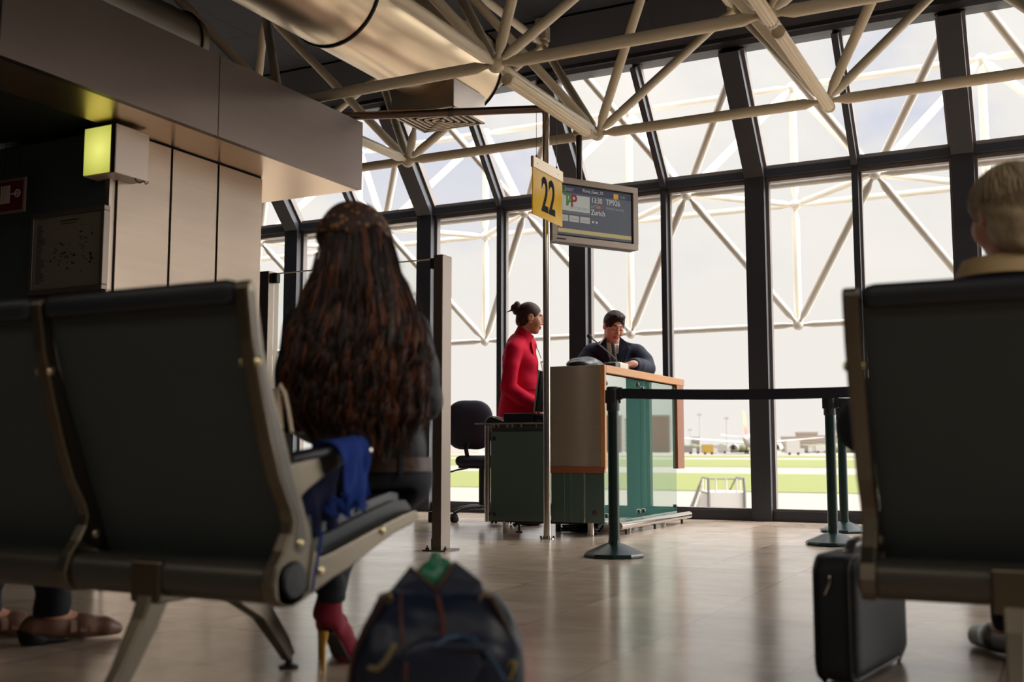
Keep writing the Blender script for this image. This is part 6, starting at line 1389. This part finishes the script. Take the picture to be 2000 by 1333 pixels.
for s in (-1, 1):
    for f in (.8, 6.0): MB().lathe(Q(s * .7, f, .3), [(.1, -.1), (.3, -.09), (.3, .09), (.1, .1)], 18, vs).build('wheel', black_rubber, bs_, 40)
MB().pipe([Q(-2.1, .0, ht * .1 + .4), Q(-1.2, .4, ht + .35)], .08, 8).build('slanting_rail', rail_g, bs_, 40); MB().pipe([Q(-1.9, .0, .4), Q(-1.15, .4, ht - .1)], .05, 8).build('slanting_strut', st, bs_, 40)
MB().obox(Q(-1.5, .3, .35), vs, va, U0, .7, .3, .06).build('stair_chassis', st, bs_)
# floodlight masts
mast_m = mat('mast_grey', srgb(150, 146, 142), .6)
for (x, ytop, d, lab) in ((1367, 810, 560, 'tallest floodlight mast, left of the airliner'), (1420, 817, 540, 'floodlight mast close to the left of the airliner tail'), (1348, 840, 700, 'small distant floodlight mast beside the counter edge'), (1473, 845, 720, 'floodlight mast above the airliner body')):
    b = ground_at(x, d); h_ = (C0 + px(x, ytop) * d)[2] - b[2]; r_ = root('floodlight_mast', b, lab, 'light mast', 'floodlight masts on the airfield')
    MB().tube(b, b + U0 * h_, .28, .16, n=10).build('mast', mast_m, r_, 40); MB().obox(b + U0 * h_, RT, F0, U0, d * .0019, .4, .5).build('lamp_head', mast_m, r_)
# buildings on the skyline
def building(x0, x1, ytop, d, col, lab, floors, bays, az=None, h_=None, wcol=(112, 108, 106)):
    if az is None: b = ground_at((x0 + x1) / 2, d); w = (x1 - x0) * d / F_PX; h_ = (C0 + px((x0 + x1) / 2, ytop) * d)[2] - b[2]; f = nrm((b - C0) * (1, 1, 0))
    else: f = np.array((math.sin(az), math.cos(az), 0)); b = np.array((-5.6, 0, 0)) + f * d; b[2] = zat(b[1]); w = x1
    s = nrm(np.cross(f, U0)); r_ = root('apartment_building', b, lab, 'building', 'buildings beyond the airfield')
    dep = w * .4; MB().obox(b + f * dep / 2 + U0 * (h_ / 2 - 1), s, f, U0, w / 2, dep / 2, h_ / 2 + 1).build('wall', mat('facade_%d_%d_%d' % col, srgb(*col), .8), r_)
    g = MB()
    for i in range(floors):
        for j in range(bays): g.obox(b - f * .08 + s * (-w / 2 + (j + .5) * w / bays) + U0 * (h_ * (i + .6) / (floors + .3)), s, f, U0, w / bays * .28, .12, h_ / floors * .28)
    g.build('windows_front', mat('far_window_%d' % wcol[0], srgb(*wcol), .4), r_); MB().obox(b + f * dep / 2 + U0 * (h_ + .5), s, f, U0, w / 2 + .3, dep / 2 + .3, .5).build('roof', mat('far_roof', srgb(150, 140, 132), .8), r_)
    return r_
building(1555, 1597, 847, 760, (178, 160, 142), 'tall beige block behind the airliner right wing', 7, 12)
building(1526, 1556, 856, 720, (176, 158, 136), 'low sandy building just right of the wide window post', 3, 8)
building(1598, 1640, 853, 900, (170, 160, 150), 'pale grey block partly behind the barrier posts', 5, 10)
building(1350, 1367, 857, 640, (156, 150, 144), 'small grey building under the tallest floodlight mast', 2, 5)
building(886, 912, 856, 900, (150, 148, 142), 'grey block seen between the steel post and office chair', 4, 8)
hg_ = ground_at(902, 520); tag(MB().obox(hg_ + U0 * 3.2, RT, F0, U0, 9, 10, 3.6).build('hangar', mat('hangar_pale', srgb(186, 180, 172), .7)), 'low pale hangar with flat roof left of the office chair', 'building')
building(1655, 1700, 851, 840, (160, 152, 142), 'grey block just left of the right bench', 5, 9)
# blocks that only show as reflections in the counter glass
for az, w, h_, col, lab in ((17.9, 11, 18, (190, 150, 124), 'cream and brick block mirrored at the left in the counter glass'), (19.1, 11, 21, (176, 96, 72), 'brick red block mirrored in the middle of the counter glass'), (20.4, 12, 19, (196, 176, 148), 'cream block mirrored between two brick blocks'), (21.7, 13, 21, (170, 92, 70), 'larger brick red block mirrored at the right in the counter glass')):
    building(0, w, 0, 640, col, lab, 7, 6, math.radians(az), h_)
# ground vehicles and hedge along the far apron
truck_cols = [(150, 120, 40), (150, 146, 140), (110, 104, 98), (170, 166, 160), (96, 92, 88), (160, 150, 136)]
for k, (x, d, w, h_, ci, lab) in enumerate([(1382, 430, 4.2, 3.6, 0, 'yellow service truck parked left of the airliner'), (1340, 450, 5, 3, 2, 'dark service van at the left end of the parked row'), (1354, 455, 5, 2.6, 4, 'low dark service vehicle next to the left van'), (1405, 470, 6, 3.2, 1, 'grey service truck between yellow truck and airliner'), (1548, 405, 5, 5, 3, 'tall white catering truck right of the wide window post'), (1566, 470, 5, 3, 2, 'dark vehicle right of the catering truck'), (1585, 480, 5, 3, 5, 'sandy vehicle farther right of the catering truck'), (1603, 470, 5, 3, 3, 'white vehicle in front of the barrier posts')]):
    b = ground_at(x, d); r_ = root('service_truck', b, lab, 'vehicle', 'service vehicles by the airliner'); f = F0; MB().obox(b + U0 * (h_ / 2 + .5), RT, f, U0, w / 2, 1.3, h_ / 2 - .1).build('truck_body', mat('truck_%d' % ci, srgb(*truck_cols[ci]), .6), r_)
    MB().obox(b + RT * (w / 2 + .8) + U0 * 1.5, RT, f, U0, .8, 1.2, 1.0).build('truck_cab', mat('truck_cab', srgb(170, 168, 164), .5), r_)
    for s in (-w * .3, w * .35): MB().lathe(b + RT * s + U0 * .5 - f * 1.3, [(.1, -.15), (.5, -.14), (.5, .14), (.1, .15)], 14, f).build('wheel', black_rubber, r_, 40)
hg = random.Random(3)
for (x, d, w, lab) in ((1585, 620, 22, 'dark tree row in front of the grey blocks on the right'), (1425, 640, 22, 'bushes behind the airliner left wing'), (1352, 620, 14, 'bushes behind the left service vans'), (897, 640, 20, 'tree row left of the office chair'), (1652, 560, 14, 'trees seen between the barrier posts and the right bench')):
    b = ground_at(x, d); F = Field(b - np.array((w, w, 1)), b + np.array((w, w, 9)), .7)
    for k in range(16): F.ell(b + RT * hg.uniform(-w * .5, w * .5) + F0 * hg.uniform(-2, 2) + U0 * hg.uniform(1.2, 2.6), np.array((1, 1, 1.)) * hg.uniform(1.6, 3.0), k=.6)
    F.plane(b - (0, 0, .3), -U0); tag(F.build('tree_row', mat('far_foliage', srgb(96, 98, 70), .9, var=.2, vscale=.6), None), lab, 'trees', 'far tree rows', 'stuff')
